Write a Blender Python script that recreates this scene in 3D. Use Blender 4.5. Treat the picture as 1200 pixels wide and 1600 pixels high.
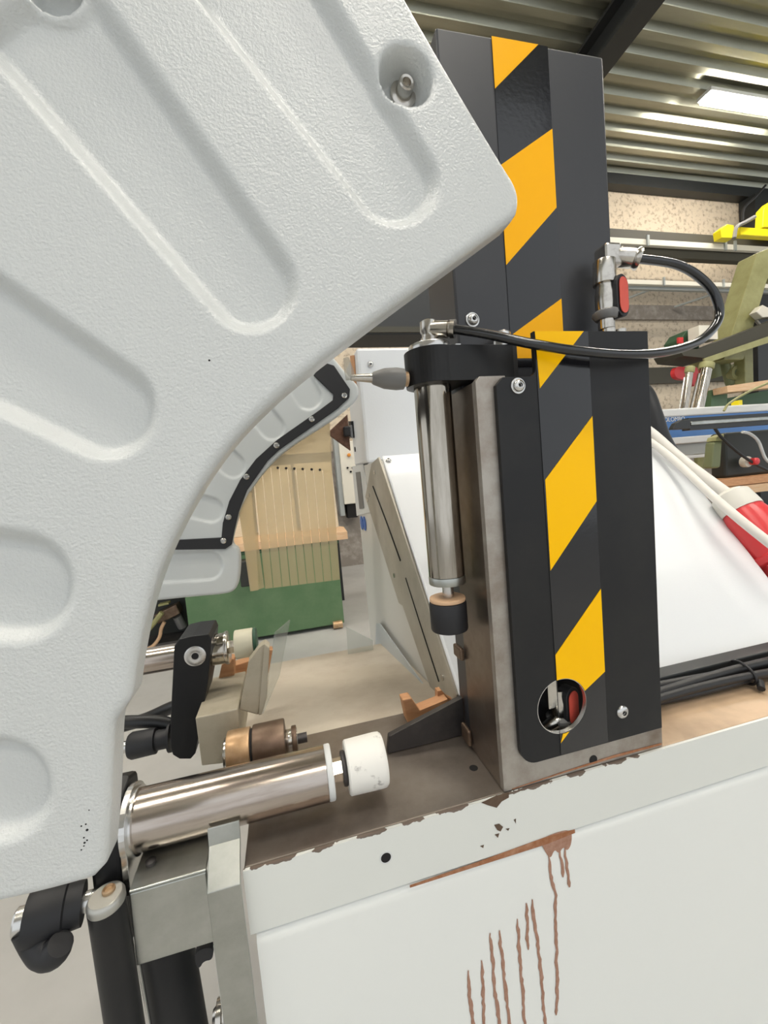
import bpy, bmesh, math, random
import numpy as np
from mathutils import Vector, Matrix
from mathutils.geometry import tessellate_polygon
random.seed(7)
for o in list(bpy.data.objects): bpy.data.objects.remove(o)
scn = bpy.context.scene
COL = scn.collection

# ------------------------------------------------------------------ camera
# working units "u": camera at the origin, X right along the bench, Y into the hall, Z up; 1 u = 0.4 m
S = 0.4
OFF = Vector((0, 0, 1.21))
F = 644.62
RC = np.array([[0.96717762, -0.23837514, -0.08800422], [-0.10347376, -0.0531547, -0.99321083], [0.23207893, 0.96971742, -0.07607561]])
cam_d = bpy.data.cameras.new('camera'); cam = bpy.data.objects.new('camera', cam_d); COL.objects.link(cam)
cam_d.sensor_fit = 'VERTICAL'; cam_d.sensor_height = 36; cam_d.lens = 36 * F / 1600
cam_d.clip_start = 0.01; cam_d.clip_end = 200
r_, d_, f_ = RC
m = Matrix(((r_[0], -d_[0], -f_[0]), (r_[1], -d_[1], -f_[1]), (r_[2], -d_[2], -f_[2])))
cam.matrix_world = Matrix.Translation(OFF) @ m.to_4x4()
scn.camera = cam

# ------------------------------------------------------------------ light
w = bpy.data.worlds.new('world'); scn.world = w; w.use_nodes = True
bgn = w.node_tree.nodes['Background']; bgn.inputs[0].default_value = (0.93, 0.97, 1.0, 1); bgn.inputs[1].default_value = 0.6
scn.view_settings.view_transform = 'Standard'; scn.view_settings.look = 'None'
scn.view_settings.gamma = 1; scn.view_settings.use_curve_mapping = False
scn.view_settings.exposure = 0.78
LAMP = 45.0

# ------------------------------------------------------------------ coordinate helpers
def ray(px, py):
    return RC.T @ np.array([(px - 600) / F, (py - 800) / F, 1.0])
def at(px, py, Y):
    r = ray(px, py); k = Y / r[1]; return Vector((r[0] * k, Y, r[2] * k))
def atx(px, py, X):
    r = ray(px, py); k = X / r[0]; return Vector((X, r[1] * k, r[2] * k))
def atz(px, py, Z):
    r = ray(px, py); k = Z / r[2]; return Vector((r[0] * k, r[1] * k, Z))

# ------------------------------------------------------------------ materials
MATS = {}
def mat(name, col, rough=0.5, metal=0.0, bump=None, var=None, spec=0.5, coat=0.0, aniso=None):
    m = bpy.data.materials.new(name); m.use_nodes = True; nt = m.node_tree; N = nt.nodes; L = nt.links
    b = N['Principled BSDF']
    c = (*col, 1) if len(col) == 3 else col
    b.inputs['Base Color'].default_value = c; b.inputs['Roughness'].default_value = rough
    b.inputs['Metallic'].default_value = metal; b.inputs['Specular IOR Level'].default_value = spec
    b.inputs['Coat Weight'].default_value = coat; b.inputs['Coat Roughness'].default_value = 0.08
    tc = N.new('ShaderNodeTexCoord')
    if var:
        sc, col2, lo, hi = var[:4]
        n = N.new('ShaderNodeTexNoise'); n.inputs['Scale'].default_value = sc; n.inputs['Detail'].default_value = 6
        n.inputs['Roughness'].default_value = 0.65
        src = tc.outputs['Object']
        if len(var) > 4:
            mp = N.new('ShaderNodeMapping'); mp.inputs['Scale'].default_value = var[4]
            L.new(src, mp.inputs[0]); src = mp.outputs[0]
        L.new(src, n.inputs['Vector'])
        r = N.new('ShaderNodeValToRGB'); r.color_ramp.elements[0].position = lo; r.color_ramp.elements[1].position = hi
        r.color_ramp.elements[0].color = c; r.color_ramp.elements[1].color = (*col2, 1)
        L.new(n.outputs['Fac'], r.inputs[0]); L.new(r.outputs[0], b.inputs['Base Color'])
    if bump:
        n2 = N.new('ShaderNodeTexNoise'); n2.inputs['Scale'].default_value = bump[0]; n2.inputs['Detail'].default_value = 2
        L.new(tc.outputs['Object'], n2.inputs['Vector'])
        bp = N.new('ShaderNodeBump'); bp.inputs['Strength'].default_value = bump[1]; bp.inputs['Distance'].default_value = bump[2] if len(bump) > 2 else 0.001
        L.new(n2.outputs['Fac'], bp.inputs['Height']); L.new(bp.outputs[0], b.inputs['Normal'])
    MATS[name] = m
    return m
def emit(name, col, s):
    m = bpy.data.materials.new(name); m.use_nodes = True; nt = m.node_tree
    b = nt.nodes['Principled BSDF']; b.inputs['Base Color'].default_value = (*col, 1)
    b.inputs['Emission Color'].default_value = (*col, 1); b.inputs['Emission Strength'].default_value = s
    MATS[name] = m; return m
def clear(name, col, body=0.25, rough=0.05, bodycol=(0.9, 0.8, 0.6)):
    m = bpy.data.materials.new(name); m.use_nodes = True; nt = m.node_tree; N = nt.nodes; L = nt.links
    N.clear(); out = N.new('ShaderNodeOutputMaterial')
    t = N.new('ShaderNodeBsdfTransparent'); t.inputs[0].default_value = (*col, 1)
    p = N.new('ShaderNodeBsdfPrincipled'); p.inputs['Base Color'].default_value = (*bodycol, 1); p.inputs['Roughness'].default_value = rough
    mx = N.new('ShaderNodeMixShader'); mx.inputs[0].default_value = body
    L.new(t.outputs[0], mx.inputs[1]); L.new(p.outputs[0], mx.inputs[2]); L.new(mx.outputs[0], out.inputs[0])
    MATS[name] = m; return m

mat('guard_plastic', (0.60, 0.615, 0.605), 0.29, bump=(520, 0.85, 0.0007), spec=0.5)
mat('far_guard_plastic', (0.56, 0.585, 0.58), 0.4)
mat('rubber_black', (0.012, 0.012, 0.014), 0.55)
mat('plate_black', (0.012, 0.012, 0.013), 0.42, var=(9, (0.020, 0.019, 0.018), 0.45, 0.75), bump=(160, 0.08, 0.0004), spec=0.32)
mat('column_black', (0.034, 0.035, 0.040), 0.38, var=(5, (0.040, 0.040, 0.044), 0.45, 0.75), bump=(160, 0.08, 0.0004))
mat('tape_black', (0.008, 0.008, 0.010), 0.16, bump=(170, 0.14, 0.0008), coat=0.4)
mat('tape_yellow', (1.0, 0.47, 0.0), 0.30, bump=(170, 0.12, 0.0006), spec=0.22)
mat('tape_yellow_lower', (1.0, 0.54, 0.0), 0.32, bump=(170, 0.05, 0.0006), spec=0.18)
mat('chrome', (0.50, 0.46, 0.40), 0.12, 1.0, var=(14, (0.30, 0.27, 0.22), 0.4, 0.7, (6, 6, 0.6)))  # brown streaks along the barrel put warm reflections into the colour
mat('chrome_lying', (0.52, 0.46, 0.41), 0.20, 1.0, var=(14, (0.36, 0.29, 0.24), 0.4, 0.7, (0.6, 6, 6)))  # reflected brown bands painted into the colour, along the lying barrel
mat('bright_steel', (0.66, 0.65, 0.63), 0.25, 1.0)
mat('nickel', (0.60, 0.57, 0.52), 0.22, 1.0, var=(60, (0.40, 0.37, 0.33), 0.45, 0.7))
mat('zinc', (0.50, 0.51, 0.48), 0.34, 1.0, var=(12, (0.36, 0.37, 0.34), 0.4, 0.7))
mat('zinc_pale', (0.46, 0.43, 0.36), 0.5, 0.25, var=(10, (0.36, 0.33, 0.27), 0.4, 0.7))
mat('cap_zinc', (0.50, 0.49, 0.45), 0.38, 0.8)
mat('plywood', (0.60, 0.50, 0.36), 0.6, var=(10, (0.66, 0.57, 0.43), 0.4, 0.7, (1, 8, 8)))
mat('flange_steel', (0.44, 0.41, 0.37), 0.5, 0.75, var=(16, (0.24, 0.19, 0.15), 0.42, 0.75))
mat('side_steel', (0.19, 0.15, 0.125), 0.33, 0.85, var=(7, (0.33, 0.29, 0.24), 0.45, 0.72))
mat('gusset_steel', (0.060, 0.055, 0.055), 0.42, 0.6, var=(14, (0.11, 0.10, 0.09), 0.45, 0.75))
mat('paint_white', (0.78, 0.79, 0.76), 0.38, bump=(30, 0.03, 0.001))
mat('machine_white', (0.72, 0.74, 0.76), 0.36, bump=(330, 0.30, 0.0006))
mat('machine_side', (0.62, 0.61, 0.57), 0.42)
mat('rust', (0.30, 0.115, 0.045), 0.8, var=(80, (0.42, 0.22, 0.13), 0.4, 0.7))
mat('rust_streak', (0.33, 0.17, 0.11), 0.75, var=(120, (0.44, 0.26, 0.19), 0.4, 0.7))
mat('pad_white', (0.80, 0.78, 0.73), 0.55, var=(45, (0.25, 0.23, 0.21), 0.60, 0.72))
mat('pad_cream', (0.66, 0.62, 0.47), 0.55)
mat('green_end', (0.03, 0.09, 0.05), 0.5)
mat('pad_tan', (0.62, 0.40, 0.24), 0.6)
mat('brown_steel', (0.13, 0.085, 0.06), 0.42, 0.7, var=(20, (0.22, 0.16, 0.11), 0.4, 0.7))
mat('bronze', (0.40, 0.25, 0.13), 0.4, 0.6, var=(22, (0.62, 0.46, 0.30), 0.4, 0.7))
mat('dusty_alu', (0.47, 0.42, 0.32), 0.6, 0.15, var=(14, (0.33, 0.28, 0.20), 0.45, 0.75))
mat('dust_sheet', (0.58, 0.52, 0.43), 0.6, var=(6, (0.44, 0.37, 0.29), 0.45, 0.75))
mat('wood', (0.50, 0.24, 0.11), 0.6, var=(10, (0.62, 0.34, 0.17), 0.4, 0.7, (2, 10, 10)))
mat('wood_pale', (0.66, 0.42, 0.24), 0.6, var=(10, (0.72, 0.52, 0.33), 0.4, 0.7, (1, 8, 8)))
mat('green_paint', (0.085, 0.165, 0.075), 0.45, var=(5, (0.12, 0.20, 0.10), 0.4, 0.7))
mat('dark_green', (0.035, 0.085, 0.04), 0.5)
mat('olive', (0.34, 0.33, 0.15), 0.5, var=(6, (0.26, 0.25, 0.10), 0.4, 0.7))
mat('olive_machine', (0.19, 0.21, 0.10), 0.5)
mat('dark_machine', (0.020, 0.022, 0.018), 0.5)
mat('yellow_plastic', (0.85, 0.70, 0.01), 0.4)
mat('red_plastic', (0.62, 0.035, 0.04), 0.32)
mat('red_lever', (0.66, 0.09, 0.06), 0.5)
mat('plug_grey', (0.66, 0.64, 0.58), 0.45)
mat('cable_white', (0.68, 0.65, 0.60), 0.45)
mat('hose_black', (0.010, 0.011, 0.013), 0.16, coat=0.5)
mat('hose_dull', (0.016, 0.016, 0.017), 0.45)
mat('grey_plastic', (0.20, 0.195, 0.19), 0.42)
mat('blue_paint', (0.06, 0.17, 0.42), 0.4)
mat('light_grey', (0.66, 0.67, 0.66), 0.45)
mat('mid_grey', (0.36, 0.38, 0.37), 0.5)
mat('sheet_bluegrey', (0.46, 0.50, 0.52), 0.3)
mat('dark_hole', (0.006, 0.005, 0.005), 0.8)  # near black, stands in for the shade inside holes and sockets
mat('brown_card', (0.085, 0.035, 0.018), 0.5, var=(90, (0.16, 0.08, 0.05), 0.4, 0.7))
mat('floor_concrete', (0.47, 0.465, 0.45), 0.45, var=(0.9, (0.36, 0.355, 0.34), 0.38, 0.68))
mat('wall_concrete', (0.66, 0.56, 0.43), 0.9, var=(15, (0.30, 0.23, 0.16), 0.50, 0.70), bump=(12, 0.4, 0.01))
mat('wall_lower', (0.25, 0.22, 0.19), 0.9, var=(8, (0.40, 0.36, 0.32), 0.45, 0.7))
mat('deck_steel', (0.36, 0.36, 0.29), 0.30, 0.75, var=(1.2, (0.27, 0.27, 0.21), 0.4, 0.7, (0.4, 3, 1)))
mat('beam_dark', (0.020, 0.022, 0.023), 0.45)
mat('rail_white', (0.74, 0.70, 0.60), 0.5)
mat('rail_dark', (0.05, 0.045, 0.03), 0.6)
mat('blue_mark', (0.03, 0.12, 0.42), 0.5)
mat('label_grey', (0.16, 0.16, 0.16), 0.5)
mat('orange_knob', (0.75, 0.28, 0.03), 0.4)
emit('tube_glow', (1.0, 0.94, 0.84), LAMP)
clear('curtain', (0.96, 0.91, 0.80), 0.34, 0.12, (0.76, 0.66, 0.46))
clear('perspex', (0.93, 0.95, 0.95), 0.22, 0.05, (0.62, 0.64, 0.62))
clear('clear_tip', (0.90, 0.90, 0.88), 0.35, 0.1, (0.6, 0.58, 0.54))

# worktop: bare steel, wood dust gathering towards the right end of the bench
def worktop_material():
    m = mat('worktop_steel', (0.29, 0.25, 0.215), 0.36, 0.75, var=(9, (0.19, 0.155, 0.13), 0.42, 0.7))
    nt = m.node_tree; N = nt.nodes; L = nt.links; b = N['Principled BSDF']
    g = N.new('ShaderNodeNewGeometry'); sx = N.new('ShaderNodeSeparateXYZ'); L.new(g.outputs['Position'], sx.inputs[0])
    n = N.new('ShaderNodeTexNoise'); n.inputs['Scale'].default_value = 18; n.inputs['Detail'].default_value = 5
    L.new(g.outputs['Position'], n.inputs['Vector'])
    ad = N.new('ShaderNodeMath'); ad.operation = 'MULTIPLY_ADD'; ad.inputs[1].default_value = 0.12
    L.new(n.outputs['Fac'], ad.inputs[0]); L.new(sx.outputs['X'], ad.inputs[2])
    mr = N.new('ShaderNodeMapRange'); mr.inputs[1].default_value = 0.44; mr.inputs[2].default_value = 0.50; mr.interpolation_type = 'SMOOTHSTEP'
    L.new(ad.outputs[0], mr.inputs[0])
    old = b.inputs['Base Color'].links[0].from_socket
    mx = N.new('ShaderNodeMix'); mx.data_type = 'RGBA'; L.new(mr.outputs[0], mx.inputs['Factor']); L.new(old, mx.inputs['A'])
    r = N.new('ShaderNodeValToRGB'); r.color_ramp.elements[0].position = 0.35; r.color_ramp.elements[1].position = 0.7
    r.color_ramp.elements[0].color = (0.56, 0.40, 0.26, 1); r.color_ramp.elements[1].color = (0.36, 0.25, 0.16, 1)
    L.new(n.outputs['Fac'], r.inputs[0]); L.new(r.outputs[0], mx.inputs['B']); L.new(mx.outputs['Result'], b.inputs['Base Color'])
    iv = N.new('ShaderNodeMath'); iv.operation = 'MULTIPLY_ADD'; iv.inputs[1].default_value = -0.7; iv.inputs[2].default_value = 0.7
    L.new(mr.outputs[0], iv.inputs[0]); L.new(iv.outputs[0], b.inputs['Metallic'])
worktop_material()
# beam: white paint chipped off along its upper edge
def beam_material():
    m = mat('beam_paint', (0.72, 0.73, 0.69), 0.40)
    nt = m.node_tree; N = nt.nodes; L = nt.links; b = N['Principled BSDF']
    g = N.new('ShaderNodeNewGeometry'); sx = N.new('ShaderNodeSeparateXYZ'); L.new(g.outputs['Position'], sx.inputs[0])
    n = N.new('ShaderNodeTexNoise'); n.inputs['Scale'].default_value = 45; n.inputs['Detail'].default_value = 5
    L.new(g.outputs['Position'], n.inputs['Vector'])
    a = N.new('ShaderNodeMath'); a.operation = 'MULTIPLY_ADD'; a.inputs[1].default_value = 0.022
    L.new(n.outputs['Fac'], a.inputs[0]); L.new(sx.outputs['Z'], a.inputs[2])
    mr = N.new('ShaderNodeMapRange'); mr.inputs[1].default_value = 0.38; mr.inputs[2].default_value = 0.46; mr.inputs[3].default_value = 0.0; mr.inputs[4].default_value = 0.02
    L.new(sx.outputs['X'], mr.inputs[0])
    sb_ = N.new('ShaderNodeMath'); sb_.operation = 'SUBTRACT'; L.new(a.outputs[0], sb_.inputs[0]); L.new(mr.outputs[0], sb_.inputs[1])
    c = N.new('ShaderNodeMath'); c.operation = 'GREATER_THAN'; c.inputs[1].default_value = 0.85 + 0.0100
    L.new(sb_.outputs[0], c.inputs[0])
    mx = N.new('ShaderNodeMix'); mx.data_type = 'RGBA'; mx.inputs['A'].default_value = (0.72, 0.73, 0.69, 1); mx.inputs['B'].default_value = (0.16, 0.12, 0.095, 1)
    L.new(c.outputs[0], mx.inputs['Factor']); L.new(mx.outputs['Result'], b.inputs['Base Color'])
beam_material()

# ------------------------------------------------------------------ mesh builder
class MB:
    def __init__(s): s.v = []; s.f = []
    def add(s, vs, fs):
        o = len(s.v); s.v += [Vector(p) for p in vs]; s.f += [tuple(i + o for i in f) for f in fs]; return s
    def box(s, x0, x1, y0, y1, z0, z1):
        return s.add([(x0,y0,z0),(x1,y0,z0),(x1,y1,z0),(x0,y1,z0),(x0,y0,z1),(x1,y0,z1),(x1,y1,z1),(x0,y1,z1)],
                     [(0,3,2,1),(4,5,6,7),(0,1,5,4),(1,2,6,5),(2,3,7,6),(3,0,4,7)])
    def obox(s, c, ax, ay, az):                     # box from a centre and three half vectors
        c = Vector(c); ax, ay, az = Vector(ax), Vector(ay), Vector(az)
        vs = [c + sx*ax + sy*ay + sz*az for sz in (-1,1) for sx, sy in ((-1,-1),(1,-1),(1,1),(-1,1))]
        return s.add(vs, [(0,3,2,1),(4,5,6,7),(0,1,5,4),(1,2,6,5),(2,3,7,6),(3,0,4,7)])
    def prism(s, poly, d, holes=()):                # planar polygon (3-D points) pushed along d, optional holes
        d = Vector(d); loops = [[Vector(p) for p in poly]] + [[Vector(p) for p in h] for h in holes]
        tris = tessellate_polygon(loops); flat = [p for l in loops for p in l]; n = len(flat)
        fs = [tuple(t) for t in tris] + [tuple(i + n for i in reversed(t)) for t in tris]
        o = 0
        for l in loops:
            k = len(l)
            fs += [(o+i, o+(i+1) % k, o+(i+1) % k+n, o+i+n) for i in range(k)]; o += k
        return s.add(flat + [p + d for p in flat], fs)
    def lathe(s, p0, p1, prof, n=32):               # prof: (t along axis in u, radius)
        p0 = Vector(p0); a = (Vector(p1) - p0).normalized(); t = a.orthogonal().normalized(); b = a.cross(t)
        vs = []; fs = []
        for (h, r) in prof:
            for i in range(n):
                q = 2*math.pi*i/n; vs.append(p0 + a*h + (t*math.cos(q) + b*math.sin(q))*r)
        for k in range(len(prof)-1):
            for i in range(n): fs.append((k*n+i, k*n+(i+1) % n, (k+1)*n+(i+1) % n, (k+1)*n+i))
        fs.append(tuple(range(n-1, -1, -1))); fs.append(tuple((len(prof)-1)*n+i for i in range(n)))
        return s.add(vs, fs)
    def cyl(s, p0, p1, r, n=32, ch=0.0):
        L = (Vector(p1)-Vector(p0)).length
        if ch: return s.lathe(p0, p1, [(0, r-ch), (ch*0.3, r-ch*0.3), (ch, r), (L-ch, r), (L-ch*0.3, r-ch*0.3), (L, r-ch)], n)
        return s.lathe(p0, p1, [(0, r), (L, r)], n)
    def ring(s, p0, p1, r1, r2, n=32):              # hollow tube
        L = (Vector(p1)-Vector(p0)).length
        p0 = Vector(p0); a = (Vector(p1) - p0).normalized(); t = a.orthogonal().normalized(); b = a.cross(t); vs = []; fs = []
        prof = [(0, r1), (0, r2), (L, r2), (L, r1)]
        for (h, r) in prof:
            for i in range(n):
                q = 2*math.pi*i/n; vs.append(p0 + a*h + (t*math.cos(q) + b*math.sin(q))*r)
        for k in range(4):
            for i in range(n): fs.append((k*n+i, k*n+(i+1) % n, ((k+1) % 4)*n+(i+1) % n, ((k+1) % 4)*n+i))
        return s.add(vs, fs)
    def tube(s, pts, r, n=12, smooth=6):
        P = [Vector(p) for p in pts]
        if smooth:
            Q = []; E = [2*P[0]-P[1]] + P + [2*P[-1]-P[-2]]
            for i in range(1, len(E)-2):
                for k in range(smooth):
                    t = k/smooth; a, b, c, d = E[i-1], E[i], E[i+1], E[i+2]
                    Q.append(0.5*((2*b) + (c-a)*t + (2*a-5*b+4*c-d)*t*t + (3*b-a-3*c+d)*t**3))
            Q.append(P[-1]); P = Q
        rr = r if callable(r) else (lambda t: r)
        vs = []; fs = []; up = None
        for i, p in enumerate(P):
            d = (P[min(i+1, len(P)-1)] - P[max(i-1, 0)]).normalized()
            if up is None: up = d.orthogonal().normalized()
            up = (up - d*up.dot(d)).normalized(); b = d.cross(up)
            for k in range(n):
                q = 2*math.pi*k/n; vs.append(p + (up*math.cos(q) + b*math.sin(q))*rr(i/(len(P)-1)))
        for i in range(len(P)-1):
            for k in range(n): fs.append((i*n+k, i*n+(k+1) % n, (i+1)*n+(k+1) % n, (i+1)*n+k))
        fs.append(tuple(range(n-1, -1, -1))); fs.append(tuple((len(P)-1)*n+k for k in range(n)))
        return s.add(vs, fs)
    def build(s, name, material, parent=None, smooth=None, bevel=0.0, kind=None, origin=None):
        W = [p*S + OFF for p in s.v]
        lo = Vector([min(p[i] for p in W) for i in range(3)]); hi = Vector([max(p[i] for p in W) for i in range(3)])
        loc = origin or Vector(((lo.x+hi.x)/2, (lo.y+hi.y)/2, lo.z))
        me = bpy.data.meshes.new(name); me.from_pydata([p-loc for p in W], [], s.f); me.update()
        bm = bmesh.new(); bm.from_mesh(me); bmesh.ops.recalc_face_normals(bm, faces=bm.faces); bm.to_mesh(me); bm.free()
        o = bpy.data.objects.new(name, me); COL.objects.link(o); me.materials.append(MATS[material])
        o['_w'] = list(loc)
        if parent is not None:
            o.parent = parent; o.location = loc - Vector(parent['_w'])
        else: o.location = loc
        if smooth is not None:
            for p in me.polygons: p.use_smooth = True
            me.set_sharp_from_angle(angle=math.radians(smooth))
        if bevel:
            b = o.modifiers.new('edge', 'BEVEL'); b.width = bevel*S; b.segments = 2; b.limit_method = 'ANGLE'; b.angle_limit = math.radians(40)
        if kind: o['kind'] = kind
        return o
def B(): return MB()
def thing(name, label, cat, base, group=None):
    o = bpy.data.objects.new(name, None); COL.objects.link(o); o.empty_display_size = 0.02
    loc = Vector(base)*S + OFF; o.location = loc; o['_w'] = list(loc); o['label'] = label; o['category'] = cat
    if group: o['group'] = group
    return o
def tag(o, label, cat, group=None):
    o['label'] = label; o['category'] = cat
    if group: o['group'] = group
    return o
def struct(o): o['kind'] = 'structure'; return o
def bpx(mb, x0, y0, x1, y1, Y, depth):              # box whose front face spans two image corners at depth Y
    a = at(x0, y0, Y); b = at(x1, y1, Y)
    return mb.box(min(a.x, b.x), max(a.x, b.x), Y, Y+depth, min(a.z, b.z), max(a.z, b.z))
def pl(pts, Y): return [at(x, y, Y) for x, y in pts]
def chaikin(P, k=2, closed=True):
    for _ in range(k):
        Q = []
        n = len(P)
        for i in range(n if closed else n-1):
            a, b = np.array(P[i], float), np.array(P[(i+1) % n], float)
            Q += [tuple(0.75*a+0.25*b), tuple(0.25*a+0.75*b)]
        P = Q
    return P
def button_screw(parent, c, n, r, name='screw', washer=True):
    c = Vector(c); n = Vector(n).normalized(); h = 0
    if washer:
        B().lathe(c, c+n, [(0, r), (0.12*r, r), (0.16*r, 0.96*r)], 28).build('washer', 'bright_steel', parent, 40)
        h = 0.16*r
    rh = r*(0.78 if washer else 1.0)
    o = B().lathe(c+n*h, c+n, [(0, rh), (0.12*r, rh), (0.32*r, rh*0.86), (0.46*r, rh*0.62), (0.50*r, rh*0.40), (0.50*r, rh*0.38), (0.22*r, rh*0.36), (0.20*r, 0.001)], 28).build(name, 'bright_steel', parent, 35)
    B().lathe(c+n*(h+0.215*r), c+n, [(0, rh*0.34), (0.012*r, rh*0.33)], 6).build('socket', 'dark_hole', o)
    return o

# ================================================================== THE HALL
FLOOR = -3.025; WALL = 15.0; CEIL = 11.45
struct(B().box(-26, 40, -16, WALL, FLOOR-0.2, FLOOR).build('floor', 'floor_concrete'))
struct(B().box(-26, 40, WALL, WALL+0.4, 1.2, CEIL+0.6).build('wall_back', 'wall_concrete'))
struct(B().box(-26, 40, WALL-0.04, WALL+0.4, FLOOR, 1.2).build('wall_back', 'wall_lower'))
def deck():
    mb = B(); p = 0.60; h = 0.17; prof = []; y = -10.0
    while y < WALL:
        prof += [(y, 0), (y+0.20, 0), (y+0.30, h), (y+0.50, h)]; y += p
    prof.append((y, 0))
    vs = []; fs = []
    for (yy, zz) in prof: vs += [(-26, yy, CEIL+zz), (40, yy, CEIL+zz)]
    for i in range(len(prof)-1): fs.append((2*i, 2*i+1, 2*i+3, 2*i+2))
    mb.add(vs, fs); n = len(vs)
    mb.box(-26, 40, -10, y, CEIL+h+0.25, CEIL+h+0.30)
    return mb.build('ceiling', 'deck_steel')
struct(deck())
def ibeam_y(x, zb, zt, w, y0, y1, name):            # roof beam running away from the camera
    mb = B(); mb.box(x-w/2, x+w/2, y0, y1, zb, zb+0.09); mb.box(x-w/2, x+w/2, y0, y1, zt-0.09, zt); mb.box(x-0.05, x+0.05, y0, y1, zb+0.09, zt-0.09)
    return struct(mb.build(name, 'beam_dark'))
ibeam_y(9.55, CEIL-0.85, CEIL-0.01, 0.62, -10, WALL-0.01, 'trim_1')
ibeam_y(-9.0, CEIL-0.85, CEIL-0.01, 0.62, -10, WALL-0.01, 'trim_2')
struct(B().box(-26, 40, 14.55, 14.98, 11.02, CEIL-0.01).build('trim_3', 'beam_dark'))
c0 = at(1166, 420, 14.5)
struct(B().box(c0.x+0.3, c0.x+1.5, 14.3, 14.95, FLOOR, 11.0).build('trim_4', 'beam_dark'))
struct(B().box(-26, 40, 14.85, 14.98, at(1050, 500, 14.9).z, at(1050, 478, 14.9).z).build('trim_5', 'wall_lower'))
struct(B().box(-26, 40, 14.80, 14.94, at(1030, 600, 14.9).z, at(1030, 575, 14.9).z).build('trim_6', 'rail_dark'))
# fluorescent fittings hung under the deck
def light_fitting(x0, x1, y, label):
    t = thing('ceiling_light', label, 'light', ((x0+x1)/2, y, CEIL-0.32), 'fluorescent ceiling lights')
    B().box(x0, x1, y-0.24, y+0.24, CEIL-0.22, CEIL-0.10).build('housing', 'light_grey', t, bevel=0.02)
    B().box(x0+0.05, x1-0.05, y-0.20, y+0.20, CEIL-0.32, CEIL-0.221).build('diffuser', 'tube_glow', t, bevel=0.03)
    for xx in (x0+0.6, x1-0.6):
        B().cyl((xx, y, CEIL-0.10), (xx, y, CEIL+0.10), 0.03, 8).build('hanger', 'bright_steel', t)
lq = at(1098, 168, 11.0)
light_fitting(14.25, 19.5, 11.0, 'long glowing fluorescent ceiling light under the corrugated roof at top right')
for i, (x, y) in enumerate([(-4, 7), (5, 5), (-5, -0.5), (4.5, -2), (13, 3), (2, -7)]):  # unseen fittings, added to light the bench from above
    light_fitting(x-2.6, x+2.6, y, 'unseen fluorescent ceiling light added under the roof to light the bench')

t = thing('dark_stand_in', 'dark overhead box standing in for an unidentified dark shape behind the tall column', 'stand-in', at(600, 524, 6.0))
a = at(470, 430, 6.0); b = at(706, 522, 6.0)  # added dark box and rods, standing in for an unidentified dark shape
B().box(a.x, b.x, 6.0, 6.6, b.z, b.z+1.15).build('stand_in_body', 'beam_dark', t, bevel=0.02)
B().box(a.x, b.x, 5.97, 5.999, b.z+0.02, b.z+0.10).build('stand_in_flange', 'rail_dark', t)
for xx in (a.x+0.3, a.x+1.0): B().cyl((xx, 6.3, b.z+1.15), (xx, 6.3, CEIL+0.02), 0.03, 8).build('stand_in_rod', 'bright_steel', t)
# ------------------------------------------------------------------ things along the back wall, right side
def rail(name, pts, Y, d, label, top):
    t = thing(name, label, 'rail', at(1080, (pts[0][1]+pts[1][1])/2, Y))
    return t
zt = at(1000, 373, 12.8).z; zb = at(1000, 382, 12.8).z; zl = at(1000, 397, 12.8).z; zu = at(1000, 364, 12.8).z
t = thing('storage_rail', 'pale horizontal rail with dark shelf on the wall under the roof beam', 'rail', (16, 13, zl))
B().box(8, 24, 12.8, 12.95, zb, zt).build('rail_bar', 'rail_white', t, bevel=0.01)
B().box(8, 24, 13.0, 14.2, zt+0.02, zu+0.22).build('shelf_board', 'rail_dark', t)
B().box(8, 24, 12.98, 13.25, zl+0.03, zb-0.02).build('lower_board', 'rail_dark', t)
for px in (1012, 1133, 1148): 
    q = at(px, 375, 12.78); B().box(q.x-0.05, q.x+0.05, 12.74, 12.799, zb-0.05, zt+0.12).build('rail_clip', 'mid_grey', t)
zt = at(1000, 437, 12.8).z; zb = at(1000, 444, 12.8).z
t = thing('storage_rail', 'thin white rail with slanted brackets lower on the speckled wall', 'rail', (16, 13, zb-0.6))
B().box(8, 24, 12.8, 12.95, zb, zt).build('rail_bar', 'rail_white', t, bevel=0.01)
B().box(8, 24, 12.96, 13.1, zb-0.1, zt-0.03).build('back_bar', 'mid_grey', t)
for px in (1037, 1158):
    q = at(px, 445, 12.9); e = at(px-37, 468, 12.9)
    B().tube([q, Vector((e.x, 14.7, e.z*1.08))], 0.045, 8, 0).build('bracket', 'mid_grey', t)
for px in (1037, 1101, 1130):
    q = at(px, 436, 12.78); B().box(q.x-0.03, q.x+0.03, 12.74, 12.799, zb-0.05, zt+0.10).build('rail_clip', 'mid_grey', t)
for k, px in enumerate((1158, 1170)):
    a = at(px, 405, 13.6); b = at(px+4, 560, 13.6)
    tag(B().box(a.x-0.06, a.x+0.06, 13.6, 13.72, b.z, a.z).build('wall_conduit', 'light_grey'),
        ['thin pale vertical conduit on the wall behind the olive arm, left one', 'thin pale vertical conduit on the wall behind the olive arm, right one'][k], 'conduit', 'wall conduits')
q = [(1160,345),(1163,325),(1180,308),(1196,290)]
tag(B().tube([at(x, y, 13.8) for x, y in q], 0.05, 8).build('wall_cable', 'hose_dull'), 'dark cable curling up the wall beside the steel post', 'cable')
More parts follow.
